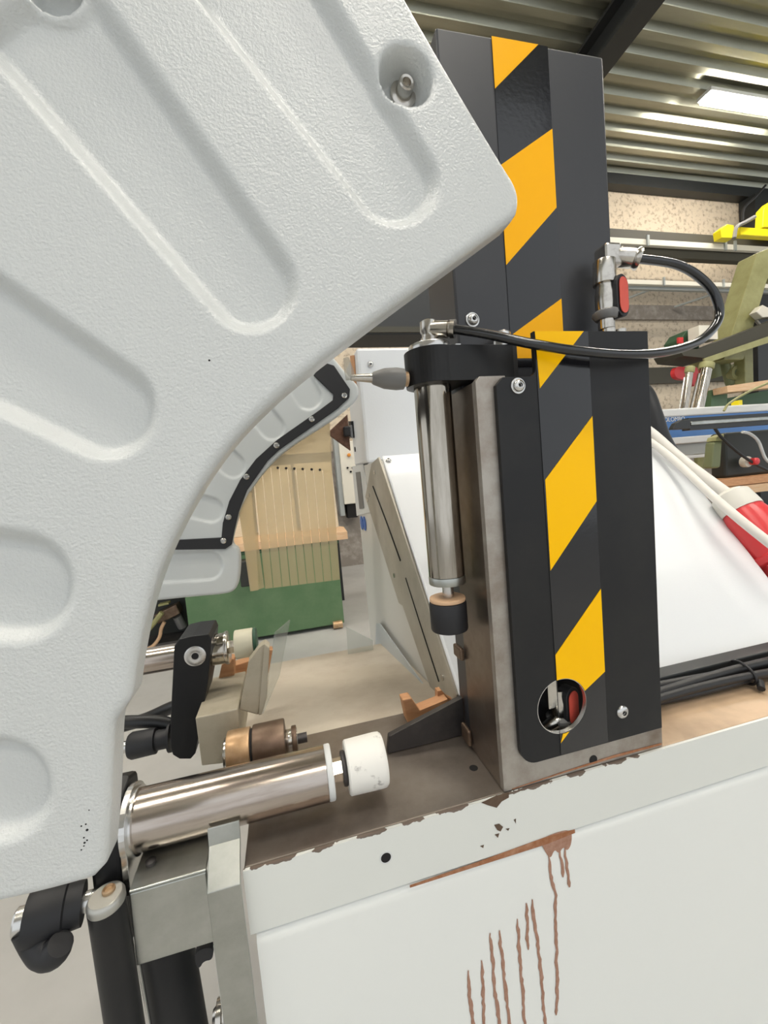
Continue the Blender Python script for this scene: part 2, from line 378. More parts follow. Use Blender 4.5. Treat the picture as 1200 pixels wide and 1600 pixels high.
# yellow bar clamp lying on the upper rail
t = thing('bar_clamp', 'bright yellow plastic bar clamp lying on the upper rail', 'clamp', at(1170, 372, 12.6))
B().prism(pl([(1126,358),(1136,350),(1147,352),(1147,372),(1128,371)], 12.42), (0, 0.3, 0)).build('clamp_jaw', 'yellow_plastic', t, bevel=0.02)
bpx(B(), 1157, 354, 1260, 374, 12.45, 0.25).build('clamp_bar', 'yellow_plastic', t, bevel=0.03)
B().prism(pl([(1192,355),(1194,325),(1203,315),(1230,315),(1230,355)], 12.42), (0, 0.3, 0)).build('clamp_head', 'yellow_plastic', t, bevel=0.03)
B().tube([at(x, y, 12.38) for x, y in [(1147,372),(1151,355),(1165,347),(1179,339)]], 0.07, 8).build('clamp_spindle', 'grey_plastic', t, 40)

# olive press frame
PY = 9.0
t = thing('press_machine', 'olive green machine frame with slanted arm and dark table at right edge', 'machine', at(1170, 640, PY))
B().prism(pl([(1183,395),(1215,382),(1162,562),(1131,562)], PY), (0, 0.5, 0)).build('slanted_arm', 'olive', t, bevel=0.03)
bpx(B(), 1172, 424, 1270, 438, PY+0.1, 0.3).build('cross_bar', 'olive', t, bevel=0.02)
B().prism(pl([(1062,546),(1093,545),(1260,480),(1260,510),(1110,560),(1068,556)], PY-0.55), (0, 0.75, 0)).build('table_board', 'rail_dark', t)
B().prism(pl([(1100,560),(1260,505),(1260,516),(1102,568)], PY-0.60), (0, 0.04, 0)).build('table_edge', 'olive', t)
bpx(B(), 1163, 530, 1178, 604, PY+0.1, 0.3).build('post', 'olive', t, bevel=0.02)
bpx(B(), 1092, 546, 1101, 582, PY+0.1, 0.3).build('post', 'olive', t, bevel=0.02)
for x0, y0, x1, y1, r in ((1126,548,1142,600,0.13),(1112,560,1118,590,0.16),(1140,575,1155,600,0.2)):
    B().tube([at(x0, y0, PY+0.5), at(x1, y1, PY+0.5)], r, 10, 0).build('linkage', 'olive_machine', t, 40)
a = at(1152, 582, PY+0.3); B().ring(a, a+Vector((0, 0.2, 0)), 0.20, 0.10, 20).build('linkage_wheel', 'olive', t, 40)
B().tube([at(x, y, PY+0.1) for x, y in [(1170,503),(1178,499),(1187,508),(1189,518)]], 0.04, 8).build('cord', 'cable_white', t)
t = thing('toolbox', 'small dark green box with red trim on the machine table', 'toolbox', at(1078, 545, PY))
B().prism(pl([(1063,530),(1072,517),(1093,508),(1093,544),(1066,545)], PY-0.1), (0, 0.5, 0)).build('box_body', 'dark_green', t, bevel=0.02)
bpx(B(), 1060, 527, 1068, 536, PY-0.16, 0.05).build('corner_trim', 'red_plastic', t)
tag(bpx(B(), 1092, 508, 1122, 530, PY-0.5, 0.3).build('carton', 'rail_white', None, bevel=0.01), 'plain white carton on the machine table beside the green box', 'carton')
tag(B().prism(pl([(1182,487),(1192,476),(1200,480),(1212,478),(1212,494),(1192,496)], PY-0.3), (0, 0.2, 0)).build('rag', 'rail_white', None, bevel=0.02), 'crumpled white paper on the dark table at the right edge', 'paper')
t = thing('red_handle', 'bright red heart shaped knob behind two steel cylinders', 'handle', at(1072, 600, PY+0.4))
B().prism(pl(chaikin([(1053,580),(1058,572),(1072,574),(1090,572),(1092,585),(1088,603),(1083,603),(1080,592),(1066,593),(1056,590)], 2), PY-0.25), (0, 0.12, 0)).build('knob', 'red_plastic', t)
for k, (x0, y0, x1, y1, r, lb) in enumerate(((1077, 583, 1069, 640, 0.085, 'slim steel hydraulic cylinder with olive cap, left of the pair'), (1103, 577, 1090, 640, 0.13, 'thicker steel hydraulic cylinder with olive cap, right of the pair'))):
    t = thing('hydraulic_cylinder', lb, 'cylinder', at(x1, y1, PY-0.8), 'steel cylinders by the olive machine')
    p0 = at(x1, y1, PY-0.8); p1 = at(x0, y0, PY-0.8)
    B().cyl(p0, p1, r, 20).build('barrel', 'chrome', t, 40)
    B().cyl((p0.x, p0.y, FLOOR), (p0.x, p0.y, p0.z), r*0.8, 16).build('base_leg', 'olive', t, 40)
    B().cyl(p1, p1+(p1-p0).normalized()*0.16, r*1.25, 20, 0.03).build('cap', 'olive', t, 40)
    B().tube([p0-Vector((r*1.7, 0, 0)), p1-Vector((r*1.7, 0, 0.1))], r*0.25, 8, 0).build('side_tube', 'nickel', t, 40)
tag(B().prism(pl([(1136,603),(1260,585),(1260,600),(1137,613)], PY-1.0), (0, 0.35, 0)).build('timber', 'wood_pale'), 'orange brown timber resting above the green beam', 'timber')
t = thing('machine_stand', 'green painted steel machine stand behind the blue box', 'stand', at(1150, 640, PY-0.6))
B().prism(pl([(1113,609),(1137,606),(1136,640),(1110,640)], PY-0.6), (0, 0.3, 0)).build('post', 'green_paint', t)
B().prism(pl([(1137,622),(1260,598),(1260,640),(1137,640)], PY-0.35), (0, 0.3, 0)).build('beam', 'dark_green', t)
tag(B().tube([at(x, y, 6.1) for x, y in [(1131,642),(1140,630),(1170,612),(1215,592)]], 0.022, 8).build('wire', 'olive'), 'thin greenish wire rising over the blue and white box', 'wire')
# blue and white machine cover with lettering
BY = 6.4
t = thing('machine_cover', 'white and blue long machine cover with white lettering', 'machine cover', at(1120, 720, BY))
z = lambda y, x=1060: at(x, y, BY).z
xL = at(1018, 660, BY).x; xR = xL+8
B().box(xL, xR, BY, BY+1.2, z(651), z(638)).build('top_band', 'light_grey', t, bevel=0.03)
pf = B().box(xL, xR, BY+0.01, BY+1.2, z(683), z(651)).build('blue_panel', 'blue_paint', t)
B().box(xL, xR, BY, BY+1.2, z(694), z(683)).build('lower_band', 'light_grey', t, bevel=0.02)
B().box(xL, xR, BY+0.05, BY+1.2, z(712), z(694)).build('grey_panel', 'mid_grey', t)
B().box(xL, xR, BY+0.02, BY+1.2, z(718), z(713)).build('bottom_rail', 'light_grey', t, bevel=0.01)
q = at(1165, 632, BY-0.05); B().box(q.x-0.03, q.x+0.06, BY+0.05, BY+0.2, z(638), z(638)+0.10).build('yellow_clip', 'yellow_plastic', t)
def letters(body, p, size, parent, name, material, rx=math.pi/2):
    cu = bpy.data.curves.new(name, 'FONT'); cu.body = body; cu.size = size*S; cu.extrude = 0.0008
    tmp = bpy.data.objects.new(name, cu); COL.objects.link(tmp); dg = bpy.context.evaluated_depsgraph_get()
    me = bpy.data.meshes.new_from_object(tmp.evaluated_get(dg)); bpy.data.objects.remove(tmp)
    o = bpy.data.objects.new(name, me); COL.objects.link(o); me.materials.clear(); me.materials.append(MATS[material])
    loc = Vector(p)*S + OFF; o['_w'] = list(loc); o.parent = parent; o.location = loc - Vector(parent['_w']); o.rotation_euler = (rx, 0, 0)
    return o
q = at(1063, 660, BY); letters('COLOMBO', (q.x-0.46, BY+0.003, q.z+0.03), 0.115, t, 'lettering', 'light_grey')
q = at(1040, 668, BY); letters('c', (q.x-0.02, BY+0.003, q.z), 0.09, t, 'lettering', 'light_grey')
q = at(1044, 676, BY); letters('k', (q.x-0.02, BY+0.003, q.z), 0.09, t, 'lettering', 'light_grey')
# black guide rail and dark green motor
RY = 4.6
t = thing('guide_rail', 'black guide rail with bright steel strip across the blue cover', 'rail', at(1130, 672, RY))
zz = [at(1090, y, RY).z for y in (671, 664, 658, 652)]
x0 = at(1078, 660, RY).x
B().box(x0, x0+4, RY, RY+0.12, zz[0], zz[1]).build('lower_strip', 'beam_dark', t)
B().box(x0, x0+4, RY-0.02, RY+0.12, zz[1], zz[2]).build('steel_strip', 'zinc', t, bevel=0.01)
B().box(x0, x0+4, RY+0.02, RY+0.12, zz[2], zz[3]).build('upper_strip', 'beam_dark', t)
B().prism(pl([(1053,668),(1057,661),(1066,656),(1079,655),(1079,670),(1052,671)], RY-0.04), (0, 0.08, 0)).build('end_cap', 'beam_dark', t, bevel=0.01)
t = thing('motor_unit', 'dark olive motor block with red emergency knob on timber', 'motor', at(1150, 742, 5.0))
B().prism(pl([(1116,690),(1129,688),(1126,731),(1112,732)], 4.95), (0, 0.14, 0)).build('housing', 'olive_machine', t, bevel=0.03)
ztim = at(1170, 745, 4.9).z; a = at(1133, 676, 5.1); b = at(1260, 742, 5.1)
B().box(a.x, b.x, 5.1, 5.35, ztim+0.002, a.z).build('body', 'dark_machine', t, bevel=0.04)
B().prism(pl([(1120,683),(1131,678),(1131,689),(1118,689)], 4.94), (0, 0.14, 0)).build('pale_cap', 'olive', t)
q = at(1160, 722, 5.05)
B().cyl(q, q-Vector((0, 0.10, 0)), 0.085, 24, 0.015).build('knob_plate', 'rail_white', t, 40)
B().cyl(q-Vector((-0.03, 0.10, 0)), q-Vector((-0.03, 0.20, 0)), 0.055, 20, 0.015).build('emergency_knob', 'red_plastic', t, 40)
for pts, mt in (([(1160,675),(1172,678),(1185,690),(1195,715),(1205,725)], 'light_grey'), ([(1116,668),(1128,684),(1155,708),(1180,725),(1200,735)], 'hose_dull')):
    B().tube([at(x, y, 4.9) for x, y in pts], 0.022, 8).build('lead', mt, t, 40)
for k, (y0, y1) in enumerate(((745, 757), (758, 771))):
    tag(B().box(at(1085, y0, 4.9).x, at(1300, y0, 4.9).x, 4.9+0.1*k*0, 5.9, at(1170, y1, 4.9).z, at(1170, y0, 4.9).z).build('timber', ['wood', 'wood_pale'][k], bevel=0.01),
        ['brown timber plank directly under the dark motor, upper of two', 'pale timber plank behind the red plug, lower of two'][k], 'timber', 'timbers under the motor')

# ------------------------------------------------------------------ green cabinet and things behind the saw
CY = 8.6
t = thing('green_cabinet', 'long green steel cabinet standing on the concrete floor', 'cabinet', (-0.6, CY+0.7, FLOOR))
a = at(290, 945, CY); b = at(540, 905, CY); cx0 = a.x; cx1 = at(536, 950, CY).x
zc = at(500, 852, CY).z
B().box(cx0, cx1, CY, CY+1.6, FLOOR+0.08, zc).build('body', 'green_paint', t, bevel=0.02)
B().box(cx0-0.02, cx1+0.04, CY-0.02, CY+1.6, zc, zc+0.06).build('top_edge', 'dark_green', t, bevel=0.01)
B().cyl((cx1-0.25, CY-0.05, FLOOR+0.09), (cx1-0.05, CY-0.05, FLOOR+0.09), 0.08, 14, 0.01).build('foot', 'bronze', t, 40)
B().box(cx0+0.2, cx0+0.4, CY+0.1, CY+0.3, FLOOR, FLOOR+0.09).build('foot', 'bronze', t)
B().box(cx1-0.35, cx1-0.1, CY+1.2, CY+1.4, FLOOR, FLOOR+0.09).build('foot', 'bronze', t)
tag(B().prism([(-3.2, CY-0.05, zc+0.07), (1.22, CY-0.05, zc+0.07), (1.30, CY+1.0, zc+0.07), (0.95, CY+1.9, zc+0.07), (-3.2, CY+1.9, zc+0.07)], (0, 0, 0.16)).build('bench_board', 'wood_pale', None, bevel=0.01),
    'pale wooden board on top of the green cabinet behind the strip curtain', 'board')
for k in range(3):
    x0 = -1.6+0.95*k
    tag(B().obox((x0+0.45, CY+1.45-0.1*k, zc+0.23+0.78), (0.44, 0, 0), (0, 0.05, 0.0), (0, 0.16, 0.78)).build('plywood_sheet', 'plywood', None, bevel=0.01),
        ['leftmost plywood sheet leaning upright on the board behind the curtain', 'middle plywood sheet leaning upright on the board behind the curtain', 'rightmost plywood sheet leaning upright on the board behind the curtain'][k], 'plywood', 'plywood sheets behind the curtain')
t = thing('control_box', 'cream wall control box with orange button behind the white machine', 'control box', at(542, 788, 14.4))
a = at(529, 690, 14.4); b = at(562, 786, 14.4)
B().box(a.x, b.x, 14.4, 14.95, b.z, a.z).build('box_body', 'rail_white', t, bevel=0.03)
B().box(a.x-0.15, a.x-0.001, 14.5, 14.95, b.z-0.4, a.z+0.3).build('side_trunking', 'mid_grey', t)
q = at(545, 711, 14.38); B().cyl(q+Vector((0, 0.02, 0)), q-Vector((0, 0.08, 0)), 0.06, 16, 0.01).build('button', 'orange_knob', t, 40)
for x, y in ((543, 731), (551, 731), (548, 737)):
    q = at(x, y, 14.38); B().cyl(q+Vector((0, 0.02, 0)), q-Vector((0, 0.05, 0)), 0.035, 12).build('button', 'dark_hole', t)
B().box(a.x+0.1, b.x-0.1, 14.5, 14.95, b.z-0.5, b.z-0.001).build('gland_block', 'dark_hole', t)
# post / table leg under the board
tag(B().box(at(529, 860, 10.2).x, at(534, 860, 10.2).x, 10.6, 10.8, FLOOR, zc+0.02).build('table_leg', 'beam_dark'), 'dark upright leg behind the green cabinet', 'leg')
# clutter left of the cabinet
t = thing('workshop_trolley', 'dark cluttered trolley beside the green cabinet', 'trolley', (-2.7, 9.2, FLOOR))
B().box(-3.9, cx0-0.08, 9.6, 10.4, FLOOR+0.1, -1.2).build('body', 'dark_machine', t, bevel=0.02)
B().box(-3.9, cx0-0.08, 9.0, 9.6, FLOOR+0.06, FLOOR+0.16).build('tray', 'gusset_steel', t)
for xx in (-3.7, cx0-0.35):
    B().cyl((xx, 9.2, FLOOR+0.05), (xx+0.12, 9.2, FLOOR+0.05), 0.05, 12).build('wheel', 'rubber_black', t)
q = at(264, 957, 9.3); B().obox(q, (0.22, 0, 0.08), (0, 0.15, 0), (-0.03, 0, 0.1)).build('gearbox', 'brown_steel', t, bevel=0.02)
q = at(276, 962, 9.3); B().cyl(q, q+Vector((0.06, 0.1, -0.28)), 0.09, 14).build('motor_can', 'grey_plastic', t, 40)
q = at(257, 943, 9.3); B().obox(q, (0.10, 0, 0.01), (0, 0.08, 0), (0, 0, 0.02)).build('name_tag', 'olive', t)
tag(B().tube([at(x, y, 9.0) for x, y in [(257,972),(252,982),(249,996),(238,1010),(222,1015),(200,1014)]], 0.035, 10).build('tan_hose', 'pad_tan'), 'tan hose drooping from the dark trolley', 'hose')
tag(B().tube([at(x, y, 8.9) for x, y in [(253,957),(240,974),(228,988),(205,1008)]], 0.05, 8, 0).build('pale_strut', 'olive'), 'pale yellowish strut slanting beside the dark trolley', 'strut')

# ================================================================== WHITE SLOPED MACHINE BEHIND THE BENCH
t = thing('white_machine', 'large white machine body with sloped front panel behind the column', 'machine', (1.4, 2.2, FLOOR))
X0 = 0.585; WM = t
yT, zT = 2.43, 0.15; yB, zB = 1.31, -0.884
def slope_pt(x, k): return Vector((x, yB+(yT-yB)*k, zB+(zT-zB)*k))
nrm = Vector((0, -(zT-zB), (yT-yB))).normalized()
# sloped panel as a thin tray with folded edges
P = [slope_pt(0.555, 0), slope_pt(2.26, 0), slope_pt(2.66, 1), slope_pt(X0+0.012, 1)]
sp = B().prism(P, nrm*-0.02).build('sloped_panel', 'machine_white', t, bevel=0.012)
B().prism([slope_pt(0.56, 0), slope_pt(2.24, 0), (2.24, yB, -0.897), (0.56, yB, -0.897)], (0, 0.01, 0)).build('panel_lip', 'machine_white', t)
B().prism([slope_pt(2.24, 0)-nrm*0.021, slope_pt(2.60, 1)-nrm*0.021, (2.60, yT, -0.90), (2.24, yB+0.02, -0.895)], (-0.01, 0, 0)).build('right_side', 'machine_side', t)
cab = B().box(X0, 2.52, 2.83, 3.32, 0.13, 0.915).build('upper_cabinet', 'machine_white', t, bevel=0.02)
B().box(X0+0.01, 2.6, yT-0.02, 2.829, 0.10, 0.128).build('ledge', 'machine_white', t)
side = [(X0, 3.32, -1.3), (X0, 1.77, -1.07), (X0, 1.50, -0.92), (X0, 1.40, -0.83), (X0, 2.42, 0.12), (X0, 3.32, 0.12)]
B().prism(side, (0.015, 0, 0)).build('side_panel', 'machine_side', t)
B().box(X0+0.02, 2.5, 2.3, 3.3, FLOOR, -0.95).build('base_cabinet', 'machine_side', t)
B().box(X0+0.02, 2.5, 2.5, 3.3, -0.95, 0.10).build('inner_frame', 'machine_side', t)
strip = [atx(x, y, X0-0.004) for x, y in ((583, 724), (594, 714), (718, 1085), (716, 1100), (684, 1097), (632, 946), (626, 942), (573, 776))]
zs = B().prism(strip, (-0.012, 0, 0)).build('edge_strip', 'zinc_pale', t, bevel=0.003)
for pts, wd in ((((583, 760), (604, 815), (626, 876)), 0.006), (((634, 903), (660, 985), (686, 1065)), 0.004)):
    q = [atx(x, y, X0-0.017) for x, y in pts]
    B().tube(q, wd, 6).build('slot_line', 'dark_hole', zs)
for x, y in ((586, 738), (577, 774), (575, 781), (617, 899), (692, 1058)):
    q = atx(x, y, X0-0.016); B().cyl(q, q-Vector((0.006, 0, 0)), 0.014, 12).build('rivet', 'bright_steel', zs, 40)
q = at(579, 569, 2.825); button_screw(t, q, (0, -1, 0), 0.022)
r = ray(607, 722); k = 0.96; q = slope_pt(0.70, 0.965); q = Vector((at(607, 722, q.y).x, q.y, q.z)); button_screw(t, q, nrm, 0.022)
# label plate, blue pictograms, hinge strip on the side
lp = [atx(x, y, X0-0.003) for x, y in ((553, 735), (561, 733), (571, 795), (564, 797))]
B().prism([atx(x, y, X0-0.001) for x, y in ((551, 729), (568, 725), (580, 800), (558, 806))], (-0.004, 0, 0)).build('label_plate', 'light_grey', t)
B().prism([atx(x, y, X0-0.006) for x, y in ((556, 738), (563, 737), (569, 794), (562, 795))], (-0.003, 0, 0)).build('label_print', 'label_grey', t)
for (x, y) in ((565.5, 817), (570, 818)):
    q = atx(x, y, X0-0.002); B().cyl(q, q-Vector((0.004, 0, 0)), 0.055, 24).build('pictogram', 'blue_mark', t)
B().prism([atx(x, y, X0-0.001) for x, y in ((548, 556), (554, 555), (558, 612), (553, 613))], (-0.006, 0, 0)).build('hinge_strip', 'wood', t)
B().prism([atx(x, y, X0-0.001) for x, y in ((548, 658), (552, 658), (554, 684), (550, 685))], (-0.02, 0, 0)).build('latch', 'rubber_black', t)
q = atx(555, 702, X0-0.001); B().cyl(q, q-Vector((0.004, 0, 0)), 0.02, 12).build('lock', 'rubber_black', t)
# triangular brown plate standing off the machine's side
B().prism(pl([(511, 677), (543, 647), (548, 704)], 2.86), (0, 0.03, 0)).build('triangle_plate', 'brown_card', t, bevel=0.004)
bpx(B(), 537, 666, 549, 681, 2.82, 0.10).build('clip', 'rubber_black', t, bevel=0.008)
bpx(B(), 547, 664, 552, 684, 2.84, 0.04).build('clip_arm', 'bright_steel', t)
# dusty chute sheet, blue-grey side sheet and clear corner guard
tag(B().prism([(-0.26, 1.50, -0.93), (0.575, 1.50, -0.93), (0.60, 2.75, -1.13), (-0.32, 2.75, -1.13)], (0, 0, -0.015)).build('chute_sheet', 'dust_sheet'), 'dusty tan metal sheet sloping away behind the steel worktop', 'metal sheet')
tag(B().prism([atx(x, y, 0.55) for x, y in ((588, 974), (593, 974), (680, 1097), (660, 1084), (585, 1038))], (0.006, 0, 0)).build('side_sheet', 'sheet_bluegrey'), 'blue grey triangular sheet at the foot of the white machine', 'metal sheet')
tag(B().prism(pl([(541, 980), (583, 1001), (584, 1040), (545, 1036)], 2.62), (0, 0.01, 0)).build('clear_guard', 'perspex'), 'small clear plastic guard beside the blue grey sheet', 'plastic guard')
t = thing('wood_offcut', 'reddish brown wooden offcut wedged on the worktop behind the dark gusset', 'wood', (0.3, 1.42, -0.9))
B().prism(pl([(629, 1094), (643, 1091), (656, 1110), (700, 1092), (700, 1130), (637, 1130)], 1.42), (0, 0.05, 0)).build('block', 'wood', t, bevel=0.004)
B().prism(pl([(684, 1080), (690, 1079), (700, 1090), (708, 1094), (700, 1110), (684, 1105)], 1.46), (0, 0.03, 0)).build('splinter', 'wood', t)
# (the extraction hose belongs to the white machine)
B().tube([at(985, 600, 2.75), at(1008, 615, 2.72), at(1022, 650, 2.66), at(1036, 690, 2.62), at(1070, 745, 2.60)], 0.062, 18).build('extraction_hose', 'hose_dull', WM, 60)
# lead-in cables and the red plug on the sloped panel's right edge
t = thing('power_plug', 'red industrial power plug with pale grey collar and white cable', 'plug', at(1150, 860, 1.7))
pA = at(1137, 772, 1.86); pB = at(1250, 905, 1.52); ax = (pB-pA); L = ax.length
B().lathe(pA, pB, [(0, 0.075), (0.02, 0.098), (0.10, 0.105), (0.125, 0.105)], 32).build('collar', 'plug_grey', t, 40)
B().lathe(pA+ax.normalized()*0.125, pB, [(0, 0.100), (0.05, 0.112), (0.26, 0.128), (L-0.125, 0.135)], 32).build('body', 'red_plastic', t, 40)
B().lathe(pA+ax.normalized()*0.40, pB, [(0, 0.135), (0.01, 0.148), (0.04, 0.148), (0.05, 0.135)], 32).build('rib_ring', 'red_plastic', t, 40)
B().tube([at(995, 660, 2.42), at(1022, 680, 2.32), at(1060, 714, 2.16), at(1100, 745, 2.0), pA], 0.032, 14).build('cable', 'cable_white', t, 60)
tag(B().tube([at(995, 678, 2.40), at(1022, 694, 2.28), at(1060, 725, 2.08), at(1110, 772, 1.80), at(1160, 815, 1.60), at(1230, 870, 1.40)], 0.023, 12).build('thin_cable', 'cable_white', None, 60), 'thinner white cable passing in front of the red plug', 'cable')

# ================================================================== BENCH
t = thing('saw_bench', 'white painted steel saw bench with bare steel worktop and rust runs', 'bench', (1.2, 1.2, FLOOR))
wt = B().box(-0.185, 2.9, 1.001, 1.49, -0.935, -0.9).build('worktop', 'worktop_steel', t, bevel=0.004)
bm_ = B().box(-0.187, 2.9, 0.992, 1.000, -1.066, -0.9005).build('front_beam', 'beam_paint', t)
B().box(-0.18, 2.9, 1.001, 1.45, -1.066, -0.936).build('beam_core', 'paint_white', t)
# front panel: folded sheet with a rounded top edge
prof = [(1.02, -1.072), (1.006, -1.075), (0.998, -1.082), (0.9935, -1.092), (0.992, -1.105), (0.992, -2.9), (1.02, -2.9)]
B().prism([(-0.175, y, z) for y, z in prof], (3.05, 0, 0)).build('front_panel', 'paint_white', t, 50)
B().box(-0.17, 2.87, 1.021, 1.44, -2.9, -1.067).build('carcass', 'mid_grey', t)
for xx in (-0.05, 2.6): B().box(xx, xx+0.15, 1.05, 1.25, FLOOR, -2.9).build('foot', 'beam_dark', t)
q = at(603, 1340, 0.9915); B().ring(q+Vector((0, -0.0006, 0)), q+Vector((0, 0.0015, 0)), 0.0175, 0.0135, 28).build('hole_rim', 'light_grey', t, 40)
B().cyl(q+Vector((0, -0.0004, 0)), q+Vector((0, 0.003, 0)), 0.0137, 24).build('bolt_hole_shade', 'dark_hole', t)  # dark disc on the surface, painted in place of a shaded hole
for x, y in ((740, 1200), (778, 1122)):
    q = atz(x, y, -0.9); q.y = max(q.y, 1.03)
    if x == 740: B().cyl(q+Vector((0, 0, 0.0006)), q-Vector((0, 0, 0.004)), 0.013, 20).build('bolt_hole_shade', 'dark_hole', t)  # dark disc standing in for the shade of an open hole
# rust along the seam and running down the panel
def ribbon(pts, wpx, name, mt, Y=0.9905, seed=0):
    rnd = random.Random(seed); P = [at(x, y, Y) for x, y in pts]; Q = []
    for i in range(len(P)-1):
        n = max(2, int((P[i+1]-P[i]).length/0.012))
        for k in range(n): Q.append(P[i].lerp(P[i+1], k/n))
    Q.append(P[-1]); vs = []; fs = []; j = 0
    for i, p in enumerate(Q):
        e = min(1, 0.3+i/4, 0.5+(len(Q)-1-i)/2)
        j = 0.7*j + rnd.uniform(-0.0022, 0.0022); hw = wpx*0.00068*e*rnd.uniform(0.7, 1.25)
        vs += [p+Vector((j-hw, 0, 0)), p+Vector((j, -0.0014, 0)), p+Vector((j+hw, 0, 0))]
    for i in range(len(Q)-1): fs += [(3*i, 3*i+1, 3*i+4, 3*i+3), (3*i+1, 3*i+2, 3*i+5, 3*i+4)]
    return B().add(vs, fs).build(name, mt, t, 80)
streaks = [((731,1516),(733,1560),(740,1610)), ((753,1500),(755,1560),(758,1610)), ((765,1458),(772,1530),(780,1610)), ((781,1453),(787,1530),(797,1610)),
           ((809,1435),(813,1520),(821,1610)), ((822,1411),(825,1484)), ((831,1405),(843,1500),(853,1610)), ((857,1335),(868,1400),(871,1585)), ((875,1325),(881,1370)), ((883,1325),(890,1386))]
for i, s in enumerate(streaks): ribbon(s, 7.5, 'rust_streak', 'rust_streak', seed=i)
B().prism(pl(chaikin([(843,1312),(870,1300),(893,1296),(893,1318),(886,1330),(880,1322),(873,1334),(866,1326),(860,1342),(852,1332)], 2), 0.9912), (0, -0.0010, 0)).build('rust_patch', 'rust_streak', t)
q0 = at(640, 1379, 0.99); q1 = at(898, 1291, 0.99)
B().prism([(q0.x, 0.991, -1.077), (q1.x-0.1, 0.991, -1.082), (q1.x, 0.991, -1.076), (q1.x, 0.991, -1.066), (q1.x-0.08, 0.991, -1.060), (q0.x+0.2, 0.991, -1.068), (q0.x, 0.991, -1.071)], (0, -0.0015, 0)).build('seam_rust', 'rust', t)
for pts in ([(772,1289),(780,1287),(786,1292),(782,1299),(777,1297)], [(773,1304),(780,1302),(778,1309)], [(803,1281),(806,1279),(806,1287)], [(750,1322),(756,1320),(755,1325)], [(790,1295),(796,1294),(794,1298)],
            [(752,1254),(775,1243),(795,1238),(795,1246),(784,1252),(776,1262),(762,1258)]):
    B().prism(pl(pts, 0.9913), (0, -0.0006, 0)).build('paint_chip', 'brown_steel', t)

# ------------------------------------------------------------------ cable channel and hose bundle behind the cover, right
tag(B().box(0.60, 2.7, 1.235, 1.30, -0.8995, -0.835).build('cable_channel', 'beam_dark', None, bevel=0.006), 'black cable channel along the foot of the sloped white panel', 'cable channel')
t = thing('hose_bundle', 'bundle of black hoses tied together along the worktop', 'hoses', (1.3, 1.17, -0.9))
for k, (dy, dz, r) in enumerate(((0.0, 0.0, 0.017), (-0.035, -0.012, 0.015), (0.032, -0.01, 0.016), (-0.012, -0.027, 0.013))):
    pts = [Vector((x, 1.178+dy+0.010*math.sin(5*x+k), -0.846+dz+0.006*math.sin(4*x+2*k))) for x in (0.95, 1.15, 1.3, 1.45, 1.6, 1.8, 2.1, 2.5)]
    B().tube(pts, r, 12).build('hose', 'hose_dull', t, 60)
q = at(1168, 1072, 1.17)
cc = Vector((q.x, 1.187, -0.861)); B().tube([cc+Vector((0.02*math.cos(a), 0.062*math.cos(a), 0.036*math.sin(a))) for a in [i*math.pi/8 for i in range(17)]], 0.005, 8, 2).build('cable_tie', 'rubber_black', t, 60)
B().tube([cc+Vector((0, -0.06, -0.01)), cc+Vector((-0.03, -0.085, -0.02))], 0.012, 8, 0).build('tie_tail', 'rubber_black', t, 60)

# ================================================================== STEEL ANGLE BRACKET, COLUMN, COVER
t = thing('angle_bracket', 'bare steel upright angle bracket bolted to the worktop behind the cover', 'bracket', (0.78, 1.1, -0.9))
B().prism([(0.513, 1.0, -0.8985), (1.062, 1.0, -0.8985), (1.062, 1.0, -0.80), (0.60, 1.0, -0.80), (0.60, 1.0, 0.247), (0.525, 1.0, 0.247), (0.513, 1.0, 0.235)], (0, 0.02, 0)).build('front_flange', 'flange_steel', t, bevel=0.002)
B().prism([(0.513, 1.0202, -0.8985), (0.513, 1.205, -0.8985), (0.513, 1.205, 0.236), (0.513, 1.0202, 0.236)], (0.013, 0, 0)).build('side_plate', 'side_steel', t, bevel=0.002)
B().prism([(0.245, 1.275, -0.8985), (0.255, 1.275, -0.84), (0.525, 1.275, -0.765), (0.525, 1.275, -0.8985)], (0, 0.022, 0)).build('gusset', 'gusset_steel', t, bevel=0.003)
B().box(0.496, 0.5125, 1.20, 1.26, -0.60, -0.56).build('lug', 'brown_steel', t, bevel=0.006)
B().box(0.498, 0.5125, 1.19, 1.25, -0.885, -0.83).build('lug', 'brown_steel', t, bevel=0.008)
q = at(927, 1187, 0.9995); B().cyl(q+Vector((0, -0.0006, 0)), q+Vector((0, 0.004, 0)), 0.0135, 24).build('bolt_hole_shade', 'dark_hole', t)  # flat dark disc, hole shade put into the colour
B().prism(pl([(800,1233),(880,1206),(960,1180),(1034,1161),(1034,1164),(960,1184),(880,1208),(800,1234)], 0.9985), (0, 0.001, 0)).build('rust_edge', 'rust', t)

